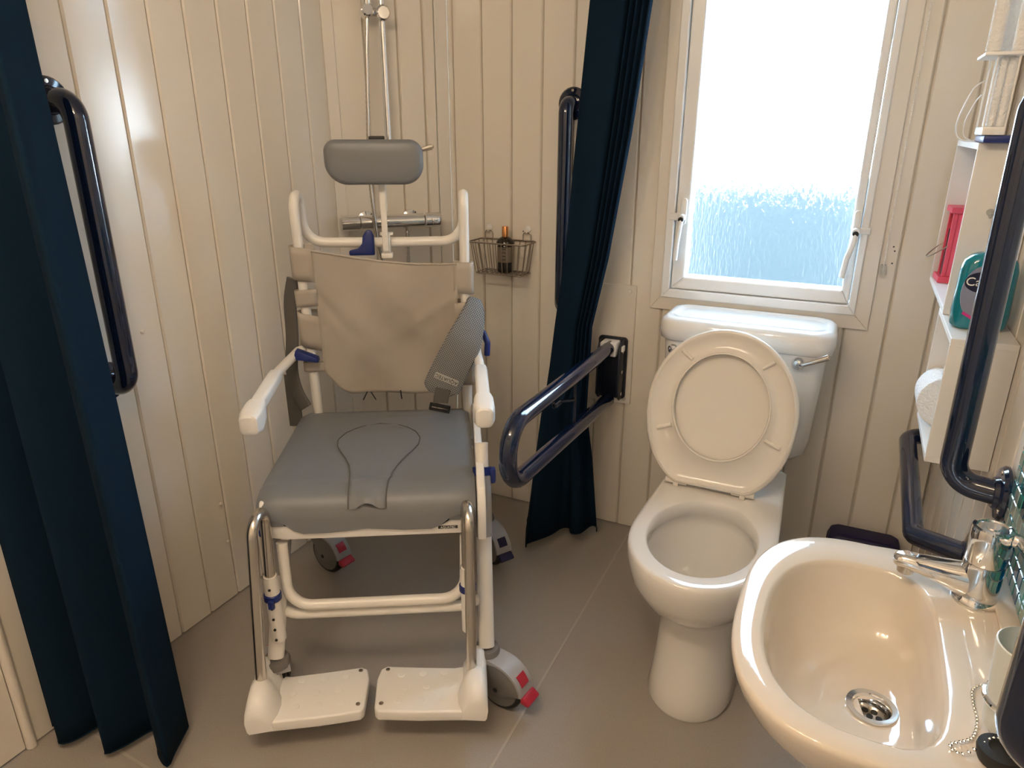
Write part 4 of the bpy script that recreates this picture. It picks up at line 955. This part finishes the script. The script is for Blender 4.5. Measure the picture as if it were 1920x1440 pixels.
def loop(s, z0, z1, z0b=None, z1b=None, span=0.036, m='sling', nm='post_loop'):
    """band wrapped round a post between heights z0..z1 (outer edge z0b..z1b)"""
    sg = 1 if s > 0 else -1; b = bmnew(); g = []; r = 0.0175
    z0b = z0 if z0b is None else z0b; z1b = z1 if z1b is None else z1b
    q0 = 0.0215; path = [(-span, 0.001), (-0.02, 0.0), (0.0, 0.0), (0.012, 0.0005), (0.018, 0.003), (q0, 0.009), (q0, 0.02), (0.017, 0.028), (0.0, 0.031), (-span, 0.031)]
    for q, (dx, dy) in enumerate(path):
        f = min(1, q / 4); row = []
        for j in range(5):
            z = lerp(lerp(z0, z0b, f), lerp(z1, z1b, f), j / 4)
            row.append(b.verts.new((s + sg * dx, postd(z) - 0.0168 + dy, z)))
        g.append(row)
    for a, c in zip(g, g[1:]):
        for k in range(4): b.faces.new((a[k], a[k + 1], c[k + 1], c[k]))
    o = cp(nm, b, m, sling, sharp=180); md = o.modifiers.new('thick', 'SOLIDIFY'); md.thickness = 0.0028; md.offset = 0
LS = -0.205
loop(LS, 0.925, 1.012, 0.934, 1.020); loop(LS, 0.862, 0.908, 0.858, 0.902); loop(LS, 0.735, 0.832, 0.752, 0.846); loop(LS, 0.676, 0.702); 
RS_ = 0.217
loop(RS_, 0.892, 0.973, 0.886, 0.972, 0.03); loop(RS_, 0.79, 0.862, 0.78, 0.868, 0.03); loop(RS_, 0.625, 0.690, None, None, 0.03)
for x0, z0, x1, z1 in ((-0.075, 0.585, -0.062, 0.610), (-0.040, 0.585, -0.052, 0.610), (0.032, 0.585, 0.030, 0.612)):
    b = bmnew(); tube(b, [(x0, 0.512, z0), (x1, 0.508, z1)], 0.0018, 6); cp('lacing_cord', b, 'black', sling, label='thin black lacing cord')
# blue parts on the posts and handle bar
b = bmnew(); prism(b, [(x, 0.538, z) for x, z in ((-0.085, 0.985), (-0.085, 0.998), (-0.060, 1.004), (-0.050, 1.016), (-0.047, 1.036), (-0.036, 1.052), (-0.024, 1.050), (-0.018, 1.036), (-0.018, 0.985))], (0, -0.012, 0), 0.004); cp('tilt_lever', b, 'blue', label='blue release lever on the handle bar')
b = bmnew(); prism(b, [(-0.243, 0.462, 0.722), (-0.236, 0.462, 0.748), (-0.180, 0.462, 0.724), (-0.178, 0.462, 0.712)], (0, 0.03, 0), 0.003); cp('arm_catch', b, 'blue', label='blue arm catch')
b = bmnew(); tube(b, fillet([(0.238, 0.50, 0.785), (0.262, 0.497, 0.780), (0.274, 0.49, 0.750), (0.272, 0.488, 0.715)], 0.012, 5), 0.008, 10); cp('arm_catch', b, 'blue', label='blue arm catch')
# armrests
for sg, (f, bk_, pv) in ((-1, ((-0.276, 0.165, 0.688), (-0.272, 0.40, 0.708), (-0.236, 0.500, 0.735))), (1, ((0.2515, 0.165, 0.690), (0.2515, 0.40, 0.708), (0.240, 0.500, 0.745)))):
    f, bk_, pv = Vector(f), Vector(bk_), Vector(pv)
    b = bmnew(); tube(b, [f, bk_, pv, Vector((pv.x - sg * 0.010, pv.y + 0.012, pv.z))], 0.0125, 16); ar = cp('armrest', b, 'white')
    ax = (bk_ - f).normalized(); sd = Vector((1, 0, 0)); upv = ax.cross(sd) * -1
    if upv.z < 0: upv = -upv
    def sec(t_, w_, h_, r_, dz=0): return [f + ax * t_ + sd * p[0] + upv * (p[1] + dz) for p in rrect(w_, h_, r_, 5)]
    b = bmnew(); loft(b, [sec(0.02, 0.028, 0.026, 0.008), sec(0.03, 0.033, 0.032, 0.009), sec(0.20, 0.033, 0.032, 0.009), sec(0.225, 0.031, 0.030, 0.009), sec(0.228, 0.030, 0.026, 0.008)]); cp('arm_pad', b, 'whitepl', ar)
    b = bmnew(); loft(b, [sec(-0.034, 0.030, 0.040, 0.010, -0.010), sec(-0.030, 0.040, 0.050, 0.013, -0.011), sec(-0.006, 0.050, 0.058, 0.014, -0.012), sec(0.034, 0.047, 0.050, 0.013, -0.006), sec(0.048, 0.040, 0.036, 0.010, 0.0), sec(0.050, 0.034, 0.03, 0.009)]); cp('end_cap', b, 'whitepl', ar)
# crossbars between the front legs
for z, d, ex in ((0.268, 0.030, True), (0.238, 0.040, False)):
    b = bmnew()
    if ex: tube(b, fillet([(-0.212, d + 0.02, 0.425), (-0.207, d, z), (0.196, d, z), (0.200, d + 0.02, 0.425)], 0.055, 10), 0.0125, 16)
    else: tube(b, fillet([(-0.243, d, z + 0.022), (-0.20, d, z), (0.19, d, z), (0.244, d, z + 0.022)], 0.05, 8), 0.0125, 16)
    cp('crossbar', b, 'white')
# footrests: holder, chrome hanger, plate
for sg, top_s, bot_s, hs in ((-1, -0.236, -0.262, -0.232), (1, 0.209, 0.207, 0.203)):
    b = bmnew(); tube(b, [(hs + 0.001, 0.004, 0.200), (hs, 0.000, 0.372)], 0.0165, 18, False); tube(b, [(hs, 0.000, 0.372), (hs + 0.001, 0.004, 0.200)], 0.0145, 18); ho = cp('footrest_holder', b, 'white')
    for k in range(5):
        z = 0.345 - k * 0.028 - (0.022 if k else 0); b = bmnew(); cyl(b, (hs + 0.0, -0.0155, z), (hs, -0.0172, z), 0.0032, 10); cp('pin_hole', b, 'black', ho)
    b = bmnew(); lathe(b, [(0.0172, -0.009), (0.0195, -0.007), (0.0195, 0.007), (0.0172, 0.009)], axm((hs, 0.001, 0.318), (0, 0, 1)), 18); box(b, (hs - 0.006, -0.024, 0.298), (hs + 0.008, -0.015, 0.320), 0.003); cp('length_clip', b, 'blue', ho, label='blue length clip')
    b = bmnew(); tube(b, fillet([(bot_s, -0.068, 0.120), (top_s - (0.004 if sg < 0 else 0), -0.045, 0.530), (hs, 0.028, 0.530), (hs, 0.000, 0.360)], [0.036, 0.036], 10), 0.0118, 18); cp('hanger_tube', b, 'steel')
def footplate(m_, sg):
    """own frame: x from the inner edge outwards (sg), y from the toe back, top at z=0"""
    W, Dp = 0.240, 0.150
    def X(x, y, z): return m_ @ Vector((sg * x, y, z))
    b = bmnew()
    ol = [(0.004, 0.012), (0.012, 0.002), (0.10, -0.006), (0.20, -0.010), (0.232, -0.004), (0.242, 0.010), (0.244, 0.06), (0.243, 0.120), (0.232, 0.135), (0.18, 0.126), (0.10, 0.132), (0.02, 0.140), (0.006, 0.132), (0.0, 0.10)]
    prism(b, [X(x, y, -0.028) for x, y in ol], (0, 0, 0.028), 0.005, 3); pl = cp('foot_plate', b, 'whitepl')
    # raised outer wall with the tube socket
    b = bmnew(); rings = []
    for y, h, g in ((-0.012, 0.016, 0.0), (-0.006, 0.034, 0.004), (0.012, 0.050, 0.010), (0.040, 0.060, 0.012), (0.062, 0.058, 0.008), (0.074, 0.046, 0.002), (0.088, 0.052, 0.0), (0.108, 0.066, 0.0), (0.128, 0.060, 0.0), (0.137, 0.040, 0.0)):
        rings.append([X(0.196 - g, y, -0.022), X(0.200 - g, y, 0.002), X(0.208 - g, y, h * 0.40), X(0.216 - g, y, h * 0.80), X(0.226 - g * 0.5, y, h * 0.98), X(0.238, y, h), X(0.248, y, h * 0.90), X(0.254, y, h * 0.6), X(0.255, y, 0), X(0.252, y, -0.022), X(0.248, y, -0.028)])
    loft(b, rings); cp('side_guard', b, 'whitepl', pl, sharp=50)
    for x, y in ((0.018, 0.024), (0.022, 0.128)):
        b = bmnew(); lathe(b, [(0.0055, 0.0), (0.0048, 0.0012), (0.003, 0.0005)], Matrix.Translation(X(x, y, 0)), 12); cp('screw', b, 'steel', pl)
    for ix in range(3):
        for iy in range(3):
            x, y = 0.055 + ix * 0.05 + (0.012 if iy % 2 else 0), 0.03 + iy * 0.04
            b = bmnew(); lathe(b, [(0.009, -0.0002), (0.0086, 0.0007), (0.008, 0.0008)], Matrix.Translation(X(x, y, 0)), 14); cp('grip_dot', b, 'whitepl', pl)
footplate(Matrix.Translation((-0.014, -0.128, 0.098)) @ Matrix.Rotation(R(-1), 4, 'Z'), 1)
footplate(Matrix.Translation((-0.029, -0.122, 0.094)) @ Matrix.Rotation(R(1.5), 4, 'Z'), -1)
# chest belt: padded right half over the panel, left half hanging behind
def strip(name, ctr, wd, nrm, th, m, label=None, n=26, parent=None):
    """padded band along a centre line, wd(u) wide across, th thick along nrm"""
    c = catmull(ctr, 0.004); b = bmnew(); rings = []
    for i, p in enumerate(c):
        u = i / (len(c) - 1); t_ = (c[min(i + 1, len(c) - 1)] - c[max(i - 1, 0)]).normalized()
        nn = Vector(nrm(u)).normalized(); sd = t_.cross(nn).normalized(); nn = sd.cross(t_)
        w_ = wd(u); h_ = th(u) if callable(th) else th
        rings.append([p + sd * q[0] + nn * q[1] for q in rrect(w_, h_, min(h_ * 0.48, w_ * 0.4), 3)])
    loft(b, rings); return cp(name, b, m, parent, label, sharp=60)
pad = strip('belt_pad', [(0.240, 0.500, 0.870), (0.236, 0.470, 0.835), (0.212, 0.438, 0.775), (0.180, 0.425, 0.715), (0.150, 0.42, 0.655), (0.143, 0.419, 0.632)],
            lambda u: 0.040 + 0.058 * min(1, u / 0.45) if u < 0.93 else 0.098 - 0.5 * (u - 0.93), lambda u: (0.55 * (1 - u) - 0.1, -1, 0.1), 0.016, 'mesh', 'grey padded chest belt with woven label')
tv = (Vector((0.143, 0.419, 0.632)) - Vector((0.180, 0.425, 0.715))).normalized(); ang = math.atan2(tv.z, tv.x)
pcx = Vector((0.161, 0.4115, 0.676))
mt = Matrix.Translation(pcx) @ Matrix.Rotation(R(-4), 4, 'Z') @ Matrix.Rotation(-(ang + PI / 2), 4, 'Y')
b = bmnew(); prism(b, [mt @ Vector((p[0], 0, p[1])) for p in rrect(0.066, 0.0165, 0.002, 2)], (0, -0.0022, 0)); wl2 = cp('woven_label', b, 'patch', pad, smooth=False)
text('lettering', 'AQUATEC', 0.0135, mt @ Matrix.Translation((0, -0.0028, 0)) @ Matrix.Rotation(PI, 4, 'Y') @ Matrix.Rotation(PI / 2, 4, 'X'), 'textdark', pad, True)
strip('belt_tab', [(0.152, 0.408, 0.650), (0.146, 0.408, 0.628), (0.143, 0.410, 0.606)], lambda u: 0.040, lambda u: (0, -1, 0), 0.005, 'greydark', parent=pad)
b = bmnew(); mb = Matrix.Translation((0.142, 0.411, 0.601)) @ Matrix.Rotation(R(14), 4, 'Y')
for lo_, hi_ in (((-0.028, -0.006, -0.004), (0.028, 0.006, 0.003)), ((-0.028, -0.006, -0.016), (0.028, 0.006, -0.011)), ((-0.028, -0.006, -0.016), (-0.022, 0.006, 0.003)), ((0.022, -0.006, -0.016), (0.028, 0.006, 0.003))): box(b, lo_, hi_, 0.0015, 2, mb)
cp('belt_buckle', b, 'black', pad, label='black ladder buckle')
strip('belt_strap', [(-0.236, 0.53, 0.925), (-0.252, 0.535, 0.86), (-0.255, 0.53, 0.77), (-0.262, 0.515, 0.68), (-0.250, 0.500, 0.62), (-0.226, 0.485, 0.575)], lambda u: 0.040, lambda u: (-0.5, -1, 0), 0.010, 'greydark', 'grey belt half hanging beside the left armrest')
strip('belt_strap', [(-0.272, 0.535, 0.655), (-0.272, 0.535, 0.58), (-0.270, 0.53, 0.50)], lambda u: 0.042, lambda u: (-0.3, -1, 0), 0.006, 'greydark')
